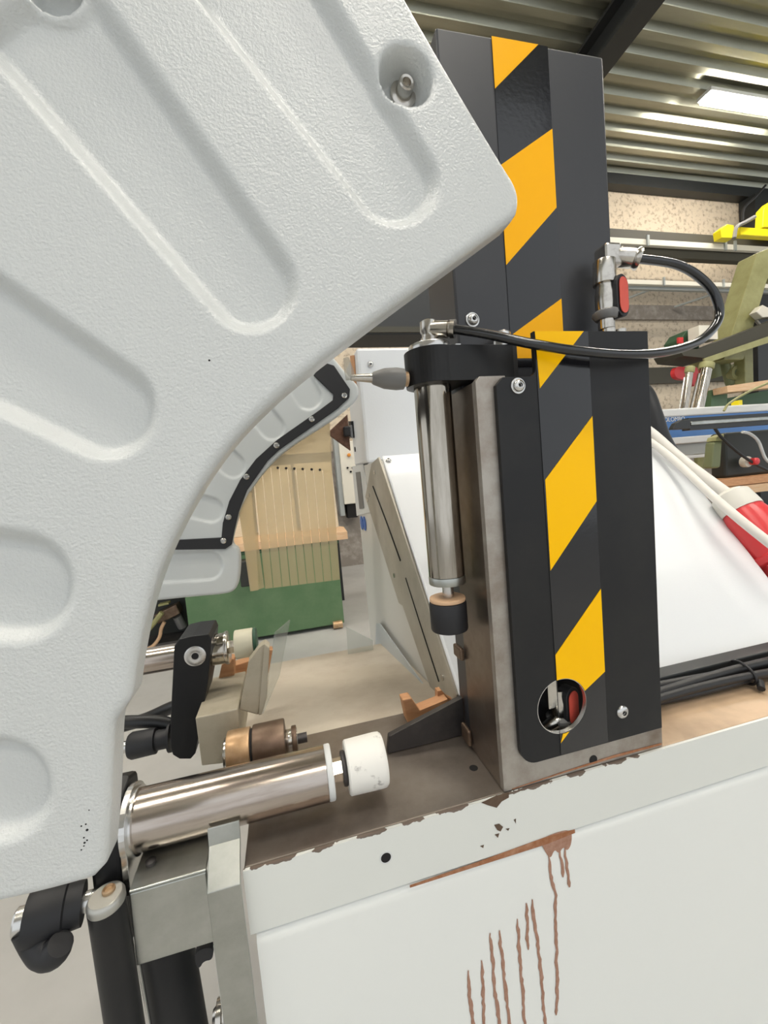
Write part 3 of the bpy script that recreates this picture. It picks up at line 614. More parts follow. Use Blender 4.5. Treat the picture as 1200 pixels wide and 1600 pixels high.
YC = 1.12
t = thing('column', 'tall black steel column with hazard tape behind the cover plate', 'column', (0.8, 1.22, -0.9))
xl, xr, zt = 0.53, at(945, 90, YC).x, at(810, 65, YC).z
xr = 1.068
B().box(xl, xr, YC, 1.32, -0.8985, zt).build('body', 'column_black', t, bevel=0.006)
tx0 = at(779, 240, YC).x; tx1 = at(864, 240, YC).x
tp = B().box(tx0, tx1, YC-0.002, YC-0.0002, 0.30, zt-0.001).build('hazard_tape', 'tape_black', t)
def tx(px, py, side): p = at(px, py, YC); return Vector(((tx0, tx1)[side] if side in (0, 1) else p.x, YC-0.0025, p.z))
def stripe(pts, mt, parent): return B().prism(pts, (0, -0.0008, 0)).build('stripe', mt, parent)
stripe([Vector((tx0, YC-0.0022, zt-0.001)), Vector((at(840, 68, YC).x, YC-0.0022, zt-0.001)), Vector((tx0, YC-0.0022, at(774, 140, YC).z))], 'tape_yellow', tp)
stripe([tx(800, 262, 0), tx(859, 202, 1), tx(863, 325, 1), tx(790, 415, 0)], 'tape_yellow', tp)
stripe([tx(820, 525, 0), tx(869, 467, 1), tx(872, 560, 1), tx(820, 560, 0)], 'tape_yellow', tp)
button_screw(t, at(738, 500, YC-0.0005), (0, -1, 0), 0.021)
bpx(B(), 712, 537, 720, 539, YC-0.01, 0.009).build('edge_clip', 'bright_steel', t)

YP = 0.985
t = thing('cover_plate', 'black front cover plate with yellow and black hazard tape and round cutout', 'cover plate', (0.82, 0.99, -0.85))
hc = at(878.5, 1103, YP); HR = 0.080
hole = [hc+Vector((HR*math.cos(a), 0, HR*math.sin(a))) for a in [2*math.pi*i/56 for i in range(56)]]
x0, x1, zb, ztop, zn = 0.572*YP, 1.062*YP, -0.838*YP, 0.361*YP, 0.243*YP
xn = 0.692*YP
def arc(cx, cz, r, a0, a1, n=8): return [Vector((cx+r*math.cos(math.radians(a0+(a1-a0)*i/n)), YP, cz+r*math.sin(math.radians(a0+(a1-a0)*i/n)))) for i in range(n+1)]
out = arc(x0+0.05, zb+0.05, 0.05, 180, 270) + [Vector((x1, YP, zb)), Vector((x1+0.003, YP, ztop)), Vector((xn, YP, ztop))] + arc(xn-0.02, zn+0.02, 0.02, 0, -90, 5) + [Vector((x0+0.02, YP, zn)), Vector((x0, YP, zn-0.02))]
B().prism(out, (0, 0.0145, 0), [hole]).build('plate', 'plate_black', t, bevel=0.0012)
B().ring(hc-Vector((0, 0.0008, 0)), hc+Vector((0, 0.012, 0)), HR+0.0004, HR-0.0015, 56).build('cutout_edge', 'bright_steel', t, 40)
sx0 = 0.700*YP; sx1 = 0.862*YP
Yt = YP-0.0018
tpoly = [Vector((sx0-0.006, Yt, ztop-0.001)), Vector((sx1, Yt, ztop-0.001)), Vector((sx1, Yt, zb+0.004)), Vector((sx0, Yt, zb+0.004))]
# tape, cut round the hole: left and right lobes meet above and below the cutout
th = [Vector((p.x, Yt, p.z)) for p in hole]
th = [Vector((max(min(p.x, sx1-0.0005), sx0+0.0005), Yt, p.z)) for p in th]
tp = B().prism(tpoly, (0, 0.0016, 0), [th]).build('hazard_tape', 'tape_black', t)
def cx(px, py, side=None):
    p = at(px, py, Yt-0.0003); x = {0: sx0, 1: sx1, None: p.x}[side]; return Vector((x, Yt-0.0003, p.z))
T = Vector((0, 0, ztop-0.001))
stripe([Vector((sx0-0.005, Yt-0.0003, ztop-0.001)), Vector((at(911, 517, YP).x, Yt-0.0003, ztop-0.001)), cx(839, 607, 0)], 'tape_yellow_lower', tp)
stripe([cx(849, 750, 0), cx(926, 650, 1), cx(933, 783, 1), cx(857, 892, 0)], 'tape_yellow_lower', tp)
a0 = math.degrees(math.asin(min(1, (at(917, 1085, YP).z-hc.z)/HR)))
hp = [Vector((hc.x+(HR+0.0006)*math.cos(math.radians(a)), Yt-0.0003, hc.z+(HR+0.0006)*math.sin(math.radians(a)))) for a in np.linspace(22, 100, 14)]
hp = [p for p in hp if p.x > sx0+0.001]
stripe([cx(865, 1024, 0), cx(939, 920, 1), cx(946, 1049, 1)] + hp + [Vector((sx0, Yt-0.0003, hc.z+HR*0.99))], 'tape_yellow_lower', tp)
hp = [Vector((hc.x+(HR+0.0006)*math.cos(math.radians(a)), Yt-0.0003, hc.z+(HR+0.0006)*math.sin(math.radians(a)))) for a in (-78, -83, -88, -93)]
hp = [p for p in hp if p.x > sx0]
stripe(hp + [Vector((sx0+0.001, Yt-0.0003, hc.z-HR-0.026))], 'tape_yellow_lower', tp)
button_screw(t, at(809, 603, YP), (0, -1, 0), 0.021)
button_screw(t, at(972, 1112, YP), (0, -1, 0), 0.020, washer=False)
# dark box interior behind the cutout
def valve(name, label, c, r, lever_dx, parts=True):
    v = thing(name, label, 'valve', c, 'red lever air valves')
    c = Vector(c)
    B().lathe(c+Vector((0, 0, -0.085)), c+Vector((0, 0, 1)), [(0, r*0.8), (0.05, r*0.8), (0.051, r*0.95), (0.07, r), (0.10, r), (0.12, r*0.85), (0.135, r*0.85)], 20).build('body', 'nickel', v, 35)
    B().lathe(c+Vector((0, 0, -0.058)), c+Vector((0, 0, 1)), [(0, r*1.05), (0.012, r*1.35), (0.02, r*1.35), (0.026, r*1.05)], 20).build('collar', 'grey_plastic', v, 35)
    B().cyl(c, c+Vector((lever_dx, -0.012, 0)), r*0.55, 16).build('stem', 'rubber_black', v, 40)
    h = 0.060; wv = 0.031; yl = c.y-0.012
    def cap(wv, h, n=10):
        a = [(wv*math.cos(math.radians(x)), h-wv+wv*math.sin(math.radians(x))) for x in np.linspace(0, 180, n)]
        return a + [(-p, -q) for p, q in a]
    lx = c.x+lever_dx
    le = B().prism([(lx+p*0.9+0.0, yl-0.018+p*0.25, c.z+q) for p, q in cap(wv, h)], (-0.012, 0.03, 0)).build('lever', 'rubber_black', v, bevel=0.003)
    B().prism([(lx+p*0.9, yl-0.020+p*0.25, c.z+q) for p, q in cap(wv*0.72, h*0.84)], (0, -0.002, 0)).build('lever_inlay', 'red_lever', le)
    return v
c = at(887, 1103, 1.035)
v = valve('air_valve', 'red lever air valve inside the round cutout of the cover', (at(872, 1100, 1.06).x, 1.06, at(872, 1100, 1.06).z), 0.028, 0.030)
q = at(858, 1080, 1.06); B().obox(q, (0.018, 0, 0), (0, 0.02, 0), (0, 0, 0.045)).build('bracket', 'nickel', v, bevel=0.004)
q = at(858, 1125, 1.06); B().tube([q+Vector((-0.02, 0, -0.03)), q+Vector((0.02, -0.01, 0.0)), q+Vector((0.05, 0.0, -0.02))], 0.020, 12).build('elbow', 'nickel', v, 50)

# valve with elbow beside the column
vc = at(946, 468, 1.055)
v = valve('air_valve', 'red lever air valve with nickel elbow beside the tall column', tuple(vc), 0.028, 0.034)
e0 = at(944, 440, 1.055); e1 = at(950, 403, 1.055)
B().cyl((e0.x, 1.055, e0.z-0.01), (e0.x+0.004, 1.055, e1.z-0.01), 0.031, 20, 0.003).build('sleeve', 'nickel', v, 40)
B().obox((e1.x, 1.055, e1.z), (0.027, 0, 0), (0, 0.027, 0), (0, 0, 0.032)).build('elbow_block', 'nickel', v, bevel=0.008)
eh = at(987, 403, 1.03)
B().lathe((e1.x+0.02, 1.052, e1.z+0.004), eh, [(0, 0.024), (0.02, 0.028), (0.05, 0.028), (0.052, 0.025), (0.06, 0.030), (0.068, 0.030)], 20).build('push_fitting', 'nickel', v, 40)
B().cyl((vc.x+0.004, 1.055, vc.z-0.085), (vc.x+0.004, 1.055, 0.20), 0.020, 16).build('tail_pipe', 'nickel', v, 40)
B().cyl((vc.x+0.052, 1.06, vc.z-0.085), (vc.x+0.052, 1.06, 0.20), 0.016, 16).build('tail_pipe', 'nickel', v, 40)

# ------------------------------------------------------------------ vertical clamp cylinder
t = thing('clamp_cylinder', 'upright chrome pneumatic clamp cylinder with black rubber foot', 'cylinder', (0.44, 1.12, -0.48))
cxv, cyv = 0.440, 1.12
pts = []
for a in np.linspace(70, 290, 28): pts.append(Vector((cxv+0.074*math.cos(math.radians(a)), cyv+0.074*math.sin(math.radians(a)) - 0.004, 0.250)))
pts = [p for p in pts]
poly = pts + [Vector((0.66, 1.052, 0.250)), Vector((0.678, 1.06, 0.250)), Vector((0.678, 1.112, 0.250)), Vector((0.528, 1.112, 0.250)), Vector((0.524, 1.18, 0.250))]
B().prism(poly, (0, 0, 0.094)).build('clamp_yoke', 'plate_black', t, bevel=0.004)
B().lathe((cxv, cyv, 0.254), (cxv, cyv, -1), [(0, 0.0525), (0.545, 0.0525)], 48).build('barrel', 'chrome', t, 40)
B().cyl((cxv, cyv, -0.2915), (cxv, cyv, -0.316), 0.0535, 48, 0.003).build('end_ring', 'zinc', t, 40)
B().cyl((cxv, cyv, -0.316), (cxv, cyv, -0.362), 0.0165, 20).build('rod', 'bright_steel', t, 40)
B().cyl((cxv-0.004, cyv, -0.356), (cxv-0.004, cyv, -0.368), 0.0525, 40, 0.003).build('foot_disc', 'pad_tan', t, 40)
B().cyl((cxv-0.004, cyv, -0.368), (cxv-0.004, cyv, -0.455), 0.0545, 40, 0.006).build('rubber_foot', 'rubber_black', t, 40)
B().cyl((cxv, cyv, 0.344), (cxv, cyv, 0.366), 0.058, 40, 0.004).build('top_ring', 'bright_steel', t, 40)
f0 = at(672, 545, 1.10); fx, fz = f0.x, 0.366
B().lathe((fx, 1.10, fz), (fx, 1.10, 2), [(0, 0.024), (0.012, 0.024), (0.014, 0.020), (0.024, 0.020), (0.030, 0.024), (0.056, 0.023), (0.060, 0.016)], 24).build('fitting_stem', 'nickel', t, 40)
fh = at(709, 514, 1.06)
B().lathe((fx, 1.10, fz+0.036), fh, [(0, 0.020), (0.015, 0.023), (0.055, 0.023), (0.057, 0.019), (0.062, 0.024), (0.074, 0.024)], 24).build('fitting_arm', 'nickel', t, 40)
q = at(790, 540, 1.075)
B().lathe((q.x-0.004, 1.082, 0.344), (q.x-0.004, 1.082, 2), [(0, 0.034), (0.016, 0.034), (0.018, 0.025), (0.040, 0.023), (0.046, 0.016)], 24).build('yoke_bolt', 'bright_steel', t, 40)
# air blow nozzle on the yoke
t = thing('blow_nozzle', 'grey tapered nozzle pointing left from the black clamp yoke', 'nozzle', at(600, 600, 1.11))
n0 = Vector((0.3655, 1.11, 0.272)); n1 = at(548, 590, 1.11); d = (n1-n0).normalized(); L = (n1-n0).length
B().lathe(n0, n1, [(0, 0.020), (0.012, 0.020)], 20).build('neck', 'bronze', t, 40)
B().lathe(n0+d*0.012, n1, [(0, 0.028), (0.02, 0.030), (0.055, 0.027), (0.085, 0.017), (0.09, 0.012)], 24).build('nozzle_body', 'grey_plastic', t, 40)
B().lathe(n0+d*0.08, n1, [(0, 0.014), (0.04, 0.011), (L-0.08, 0.008)], 18).build('metal_tube', 'nickel', t, 40)
q = at(548, 592, 1.11); q2 = at(541, 560, 1.11)
B().lathe(q, q2, [(0, 0.014), (0.02, 0.013), (0.055, 0.008)], 16).build('clear_tip', 'clear_tip', t, 40)
# air hose looping in front of the cover
hp = [fh, at(760, 522, 1.02), at(830, 537, 0.965), at(900, 548, 0.945), at(980, 554, 0.94), at(1045, 549, 0.95), at(1095, 531, 0.97), at(1122, 500, 0.99), at(1119, 465, 1.0), at(1095, 435, 1.01), at(1055, 413, 1.02), eh]
tag(B().tube(hp, 0.0125, 16, 8).build('air_hose', 'hose_black', None, 60), 'glossy black air hose looping from the clamp cylinder to the valve', 'hose')

# ------------------------------------------------------------------ lying clamp cylinder, foreground
ch, zh = 1.12, -0.798; R = 0.070
xa = at(217, 1285, ch).x; xb = at(520, 1209, ch).x
t = thing('clamp_cylinder', 'lying chrome pneumatic clamp cylinder with white pad in the foreground', 'cylinder', ((xa+xb)/2, ch, zh-R))
B().cyl((xa+0.006, ch, zh), (xb-0.018, ch, zh), R, 56).build('barrel', 'chrome_lying', t, 40)
B().cyl((xb-0.018, ch, zh), (xb, ch, zh), R*1.005, 56, 0.004).build('end_ring', 'light_grey', t, 40)
B().lathe((xb, ch, zh), (xb+1, ch, zh), [(0, 0.030), (0.035, 0.030), (0.036, 0.022), (0.05, 0.022)], 6).build('hex_rod', 'nickel', t, 30)
xp = at(541, 1200, ch).x; xq = at(600, 1190, ch).x
B().cyl((xp-0.012, ch, zh), (xp, ch, zh), 0.045, 40, 0.003).build('pad_washer', 'gusset_steel', t, 40)
B().lathe((xp, ch, zh), (xq, ch, zh), [(0, 0.066), (0.004, 0.070), (xq-xp-0.02, 0.072), (xq-xp-0.006, 0.071), (xq-xp, 0.066)], 56).build('pad', 'pad_white', t, 40)
B().prism([Vector((xa-0.016, ch+0.086*math.cos(a), zh+0.086*math.sin(a))) for a in np.linspace(-0.3, math.pi+0.3, 24)] + [Vector((xa-0.016, ch-0.090, zh-0.115)), Vector((xa-0.016, ch+0.08, zh-0.115))], (0.014, 0, 0)).build('mount_flange', 'bright_steel', t, bevel=0.003)
B().ring((xa-0.002, ch, zh), (xa+0.006, ch, zh), R*1.09, R*0.98, 48).build('collar', 'bright_steel', t, 40)
# black holder behind it
t = thing('clamp_post', 'black clamp arm with bright steel cap in the lower left foreground', 'clamp post', at(190, 1640, 0.97))
ac = at(165, 1402, 0.95)
ax_, ay_, az_ = ac.x+0.004, 0.99, -0.855
ac = at(165, 1400, ay_)
pr = (at(196, 1400, ay_).x-at(135, 1400, ay_).x)/2
B().lathe((ac.x, ay_, ac.z-0.02), (ac.x, ay_, -9), [(0, pr), (0.72, pr)], 40).build('post', 'plate_black', t, 40)
B().lathe((ac.x, ay_, ac.z-0.021), (ac.x, ay_, 9), [(0, pr*0.97), (0.004, pr*1.01), (0.016, pr*1.01), (0.022, pr*0.93), (0.024, pr*0.86)], 40).build('cap', 'cap_zinc', t, 30)
B().lathe((ac.x+0.004, ay_+0.008, ac.z+0.002), (ac.x+0.004, ay_+0.008, 9), [(0, pr*0.36), (0.006, pr*0.36), (0.009, pr*0.28), (0.004, pr*0.20), (0.004, 0.002)], 20).build('cap_bolt', 'bronze', t, 40)
B().prism([(xa-0.085, 1.03, -1.05), (xa-0.085, 1.20, -1.05), (xa-0.085, 1.21, -0.72), (xa-0.085, 1.16, -0.70), (xa-0.085, 1.08, -0.72), (xa-0.085, 1.05, -0.80)], (0.065, 0, 0)).build('holder_block', 'plate_black', t, bevel=0.01)
# clamping lever to the left
t = thing('clamping_lever', 'black clamping lever with hooked grip at lower left corner', 'lever', at(85, 1510, 0.95))
l0 = at(131, 1410, 1.02); l1 = at(40, 1438, 1.0); d = (l1-l0).normalized(); L = (l1-l0).length
B().lathe(l0, l1, [(0, 0.042), (0.03, 0.044), (0.033, 0.049), (L*0.8, 0.056), (L*0.97, 0.050), (L, 0.036)], 32).build('hub', 'rubber_black', t, 40)
B().lathe(l1-d*0.005, l1+d, [(0, 0.028), (0.02, 0.028), (0.024, 0.024)], 24).build('end_button', 'bright_steel', t, 40)
B().tube([at(60, 1438, 1.0), at(66, 1462, 0.99), at(75, 1482, 0.97), at(86, 1486, 0.955), at(95, 1474, 0.95)], lambda k: 0.046-0.022*k, 18).build('grip', 'rubber_black', t, 60)
B().lathe(l0-d*0.03, l0, [(0, 0.020), (0.032, 0.020)], 20).build('spindle', 'bright_steel', t, 40)
# galvanised bracket
t = thing('zinc_bracket', 'galvanised sheet bracket carrying the lying clamp cylinder', 'bracket', (-0.31, 1.05, -1.06))
zx0 = at(200, 1388, 1.0).x; zx1 = -0.268
B().prism([(zx0, 1.0, -0.882), (zx1, 1.0, -0.882), (zx1, 1.0, -1.062), (zx0-0.006, 1.0, -1.06)], (0, 0.012, 0)).build('front_sheet', 'zinc', t, bevel=0.003)
B().prism([(zx0, 1.0, -0.882), (zx0, 1.16, -0.874), (zx1, 1.16, -0.874), (zx1, 1.0, -0.882)], (0, 0, 0.006)).build('top_sheet', 'zinc', t, bevel=0.002)
q = at(214, 1352, 1.09); B().lathe(Vector((zx0+0.03, 1.06, -0.873)), Vector((zx0+0.03, 1.06, 1)), [(0, 0.012), (0.008, 0.012), (0.012, 0.006)], 14).build('bolt', 'gusset_steel', t, 40)
t = thing('zinc_strap', 'bent galvanised strap hooked under the lying cylinder at bench end', 'strap', (-0.23, 1.0, -1.7))
sa, sb = -0.264, -0.190
prof = [(0.975, -1.75), (0.975, -0.905), (1.012, -0.872), (1.040, -0.846), (1.046, -0.810), (1.040, -0.808), (1.032, -0.848), (0.966, -0.905), (0.966, -1.75)]
B().prism([(sa, y, z) for y, z in prof], (sb-sa, 0, 0)).build('strap', 'zinc', t, bevel=0.002)
q = at(318, 1568, 1.06)
B().lathe((sa-0.036, 1.02, q.z), (sa, 1.02, q.z), [(0, 0.016), (0.008, 0.022), (0.010, 0.034), (0.022, 0.036), (0.024, 0.026), (0.032, 0.026)], 20).build('bolt', 'nickel', t, 40)
B().box(sa-0.004, sa-0.0005, 0.98, 1.06, -1.30, -1.05).build('edge_return', 'light_grey', t)
tag(B().prism(pl(chaikin([(303,1487),(333,1478),(333,1500),(318,1502),(312,1514),(305,1508)], 2), 1.04), (0, 0.02, 0)).build('hook', 'rubber_black', None, bevel=0.003), 'small black hook under the galvanised bracket', 'hook')
t = thing('drive_unit', 'black round housing with thin chrome rods below the galvanised bracket', 'housing', at(240, 1640, 1.25))
q = at(222, 1560, 1.20); B().cyl((q.x+0.03, 1.30, -1.04), (q.x+0.05, 1.30, -1.75), 0.075, 32).build('housing', 'rubber_black', t, 40)
B().cyl((q.x-0.036, 1.20, -1.03), (q.x-0.02, 1.20, -1.75), 0.010, 12).build('rod', 'bright_steel', t, 40)
B().cyl((q.x-0.008, 1.21, -1.03), (q.x+0.008, 1.21, -1.75), 0.008, 12).build('rod', 'bright_steel', t, 40)

# ------------------------------------------------------------------ rear clamp on the far side of the worktop
RYc = 1.62
t = thing('rear_clamp', 'rear horizontal clamp with black link arm and cream pad', 'clamp', at(300, 1190, RYc))
rz = at(300, 1021, RYc).z
rx0 = at(150, 1040, RYc).x; rxa = at(268, 1030, RYc).x; rxb = at(326, 1015, RYc).x
B().cyl((rx0, RYc, rz), (rxa+0.03, RYc, rz), 0.046, 32).build('rod', 'chrome_lying', t, 40)
yf = RYc-0.075
def linkpoly(Y):
    L1 = [(272,1010),(280,999),(300,994),(326,991),(330,1000),(326,1060),(312,1140),(305,1178),(298,1186),(280,1186),(270,1180),(266,1168),(266,1130)]
    return pl(L1, Y)
B().prism(linkpoly(yf), (0, 0.17, 0)).build('link_arm', 'plate_black', t, bevel=0.012)
q = at(305, 1025, yf); B().lathe(q+Vector((0, 0.004, 0)), q-Vector((0, 1, 0)), [(0, 0.036), (0.006, 0.036), (0.008, 0.030), (0.006, 0.018), (0.006, 0.012), (0.001, 0.011)], 28).build('link_bolt', 'bright_steel', t, 35)
B().cyl((rxb-0.01, RYc, rz), (at(357, 1010, RYc).x, RYc, rz), 0.056, 32, 0.003).build('stub_cylinder', 'chrome', t, 40)
B().cyl((at(352, 1010, RYc).x, RYc, rz), (at(358, 1010, RYc).x, RYc, rz), 0.061, 32, 0.003).build('end_ring', 'nickel', t, 40)
B().cyl((at(357, 1010, RYc).x, RYc, rz), (at(370, 1010, RYc).x, RYc, rz), 0.026, 6).build('hex_rod', 'nickel', t, 30)
B().cyl((at(368, 1010, RYc).x, RYc, rz+0.005), (at(397, 1005, RYc).x, RYc, rz+0.005), 0.053, 36, 0.004).build('pad', 'pad_cream', t, 40)
B().cyl((at(397, 1005, RYc).x, RYc, rz+0.005), (at(402, 1005, RYc).x, RYc, rz+0.005), 0.0525, 36, 0.004).build('pad_face', 'green_end', t, 40)
h0 = at(268, 1152, RYc); h1 = at(205, 1160, RYc)
h1 = Vector((h1.x, RYc, h0.z))
B().lathe(h0, h1, [(0, 0.050), (0.008, 0.050), (0.010, 0.034), (0.05, 0.034), (0.052, 0.044), (0.13, 0.046), (0.14, 0.040)], 28).build('hand_knob', 'rubber_black', t, 40)
B().cyl(Vector((h0.x-0.14, RYc, h0.z)), Vector((h0.x-0.165, RYc, h0.z)), 0.020, 16, 0.003).build('knob_tip', 'bright_steel', t, 40)
B().tube([at(150, 1130, 1.70), at(205, 1128, 1.70), at(245, 1128, 1.68), at(275, 1134, 1.66)], 0.024, 12).build('feed_hose', 'hose_dull', t, 60)
B().tube([at(150, 1145, 1.80), at(220, 1126, 1.78), at(262, 1108, 1.75), at(290, 1096, 1.70)], 0.024, 12).build('feed_hose', 'hose_dull', t, 60)
# dusty aluminium fence block
t = thing('fence_block', 'dusty beige aluminium fence block between the clamps', 'fence', at(370, 1200, 1.5))
A = pl([(305,1122),(372,1107),(376,1190),(315,1197)], 1.44)
B().prism(A, (0, 0.30, 0.0)).build('block', 'dusty_alu', t, bevel=0.004)
B().prism(pl([(374,1110),(388,1035),(405,1012),(414,1006),(420,1010),(404,1118)], 1.47), (0.0, 0.05, 0)).build('upright', 'dusty_alu', t, bevel=0.005)
B().prism(pl([(404,1118),(413,1006),(421,1012),(417,1090),(409,1117)], 1.46), (0.0, 0.05, 0)).build('upright_edge', 'dusty_alu', t, bevel=0.003)
tag(B().prism(pl([(339,1072),(346,1040),(358,1030),(366,1030),(366,1068),(350,1074)], 1.72), (0, 0.06, 0)).build('wood_wedge', 'wood', None, bevel=0.004), 'brown wooden wedge behind the stub of the rear clamp', 'wood')
tag(B().prism(pl([(366,1040),(398,1030),(392,1066),(366,1068)], 1.80), (0, 0.06, 0)).build('wood_block', 'wood', None, bevel=0.004), 'dark reddish wooden block under the cream pad', 'wood')
tag(B().prism(pl([(418,1016),(426,1016),(418,1060),(414,1085)], 1.56), (0, 0.04, 0)).build('wood_sliver', 'wood', None), 'thin reddish wooden sliver beside the clear plate', 'wood')
pp = [(0.000, 1.60), (0.02, 1.60)]
a = at(411, 1100, 1.58); b = at(428, 985, 1.58)
tag(B().prism([at(409,1115,1.58), at(429,988,1.58), Vector((at(438,978,1.58).x+0.03, 1.80, at(438,978,1.58).z*1.1)), Vector((at(430,1060,1.58).x, 1.80, a.z))], (0.006, 0, 0)).build('clear_plate', 'perspex'), 'thin clear plastic plate standing upright beside the fence block', 'plastic plate')
# brown roller bushings on the worktop
t = thing('roller_bushing', 'brown oily roller bushing lying behind the chrome cylinder', 'bushing', at(405, 1200, 1.36))
ry, rzz = 1.36, -0.8995+0.070
xs = [at(px, 1160, ry).x for px in (349, 355, 392, 396, 447, 457, 466, 471)]
B().cyl((xs[0], ry, rzz), (xs[1]+0.004, ry, rzz), 0.052, 36, 0.004).build('washer', 'nickel', t, 40)
B().cyl((xs[1], ry, rzz), (xs[2], ry, rzz), 0.0695, 40, 0.004).build('bronze_sleeve', 'bronze', t, 40)
B().cyl((xs[3], ry, rzz), (xs[4], ry, rzz), 0.072, 40, 0.004).build('steel_sleeve', 'brown_steel', t, 40)
B().cyl((xs[2]-0.002, ry, rzz), (xs[3]+0.002, ry, rzz), 0.062, 40).build('groove', 'dark_hole', t, 40)
B().cyl((xs[4], ry, rzz), (xs[6], ry, rzz), 0.036, 28, 0.003).build('nut', 'nickel', t, 40)
B().cyl((xs[5], ry, rzz), (xs[6]-0.002, ry, rzz), 0.044, 28, 0.003).build('nut_collar', 'brown_steel', t, 40)
B().cyl((xs[6], ry, rzz), (xs[7]+0.02, ry, rzz), 0.016, 16).build('stud', 'gusset_steel', t, 40)

# ================================================================== GUARD SHELLS
def sdf_poly(P, X, Z):                              # signed distance, negative inside
    P = np.asarray(P, float); d = np.full(X.shape, 1e9); ins = np.zeros(X.shape, bool)
    n = len(P)
    for i in range(n):
        x0, z0 = P[i]; x1, z1 = P[(i+1) % n]; ex, ez = x1-x0, z1-z0
        wx, wz = X-x0, Z-z0; tt = np.clip((wx*ex+wz*ez)/(ex*ex+ez*ez+1e-12), 0, 1)
        d = np.minimum(d, (wx-ex*tt)**2+(wz-ez*tt)**2)
        c = ((z0 <= Z) & (z1 > Z)) | ((z1 <= Z) & (z0 > Z))
        xi = x0 + (Z-z0)/(ez if abs(ez) > 1e-12 else 1e-12)*ex
        ins ^= c & (X < xi)
    d = np.sqrt(d); return np.where(ins, -d, d)
def sstep(a, b, x): k = np.clip((x-a)/(b-a), 0, 1); return k*k*(3-2*k)
def capsule_px(c, e, r0, r1, n=14):                 # rounded end at c (radius r0), open end at e (radius r1)
    c = np.array(c, float); e = np.array(e, float); d = (e-c)/np.linalg.norm(e-c); p = np.array([-d[1], d[0]])
    pts = [c + r0*(math.cos(a)*p - math.sin(a)*d) for a in np.linspace(0, math.pi, n)]
    return pts + [e - r1*p, e + r1*p]
def shell(outline_px, Y, step, ribs, holes, name, material, parent, rim, rr, rib_depth, rib_w):
    O = np.array([(at(x, y, Y).x, at(x, y, Y).z) for x, y in outline_px]); lo = O.min(0)-2*step; hi = O.max(0)+2*step
    xs = np.arange(lo[0], hi[0], step); zs = np.arange(lo[1], hi[1], step)
    X, Z = np.meshgrid(xs, zs, indexing='ij')
    D = sdf_poly(O, X, Z) + rr                       # flat face ends where the rounded rim begins
    def height(X, Z):
        H = np.zeros(X.shape)
        for poly in ribs:
            Q = [(at(x, y, Y).x, at(x, y, Y).z) for x, y in poly]
            s = sdf_poly(Q, X, Z); H = H + rib_depth*(1-sstep(-rib_w*0.5, rib_w*0.5, s))
        for ((hc_, hr_), dep, wv) in holes:
            s = np.sqrt((X-hc_.x)**2+(Z-hc_.z)**2)-hr_; H = H*sstep(-0.02, 0.02, s) + 0.008*(1-sstep(-0.016, 0.008, s)) + (dep-0.008)*(1-sstep(-wv, 0.0, s))
        return H
    H = height(X, Z); nx, nz = X.shape; ins = D <= 0
    idx = -np.ones(X.shape, int); idx[ins] = np.arange(ins.sum())
    P = list(zip(X[ins].tolist(), H[ins].tolist(), Z[ins].tolist())); fl = []
    full = ins[:-1, :-1] & ins[1:, :-1] & ins[:-1, 1:] & ins[1:, 1:]
    ci = np.argwhere(full)
    fl += np.stack([idx[ci[:, 0], ci[:, 1]], idx[ci[:, 0]+1, ci[:, 1]], idx[ci[:, 0]+1, ci[:, 1]+1], idx[ci[:, 0], ci[:, 1]+1]], 1).tolist()
    anyc = (ins[:-1, :-1] | ins[1:, :-1] | ins[:-1, 1:] | ins[1:, 1:]) & ~full
    cross = {}; cut = []
    def cv(a, b):
        k = (a, b) if a < b else (b, a)
        if k not in cross:
            tt = D[a]/(D[a]-D[b]); x = X[a]+(X[b]-X[a])*tt; z = Z[a]+(Z[b]-Z[a])*tt
            cross[k] = len(P); P.append((x, H[a]+(H[b]-H[a])*tt, z)); cut.append((x, z))
        return cross[k]
    bd = []; base = int(ins.sum())
    for i, j in np.argwhere(anyc).tolist():
        c = [(i, j), (i+1, j), (i+1, j+1), (i, j+1)]; f = []
        for k in range(4):
            p, q = c[k], c[(k+1) % 4]
            if ins[p]: f.append(int(idx[p]))
            if ins[p] != ins[q]: f.append(cv(p, q))
        if len(f) >= 3:
            fl.append(f)
            for k in range(len(f)):
                if f[k] >= base and f[(k+1) % len(f)] >= base: bd.append((f[k], f[(k+1) % len(f)]))
    CX = np.array([p[0] for p in cut]); CZ = np.array([p[1] for p in cut]); e = 1e-4
    gx = sdf_poly(O, CX+e, CZ)-sdf_poly(O, CX-e, CZ); gz = sdf_poly(O, CX, CZ+e)-sdf_poly(O, CX, CZ-e)
    ln = np.sqrt(gx*gx+gz*gz)+1e-12; gx /= ln; gz /= ln
    H0 = np.minimum(np.array([p[1] for p in P[base:]]), 0.03)
    rows = [list(range(base, len(P)))]
    prof = [(rr*math.sin(a), rr*(1-math.cos(a))) for a in np.linspace(0, math.pi/2, 8)[1:]] + [(rr, rr+rim)]
    for (o_, h_) in prof:
        r0 = len(P); P += list(zip((CX+gx*o_).tolist(), (H0+h_).tolist(), (CZ+gz*o_).tolist())); rows.append(list(range(r0, len(P))))
    for k in range(len(rows)-1):
        for p, q in bd: fl.append((rows[k][q-base], rows[k][p-base], rows[k+1][p-base], rows[k+1][q-base]))
    mb = B(); mb.v = [Vector((x, Y+h, z)) for x, h, z in P]; mb.f = [tuple(f) for f in fl]
    return mb.build(name, material, parent, 80)

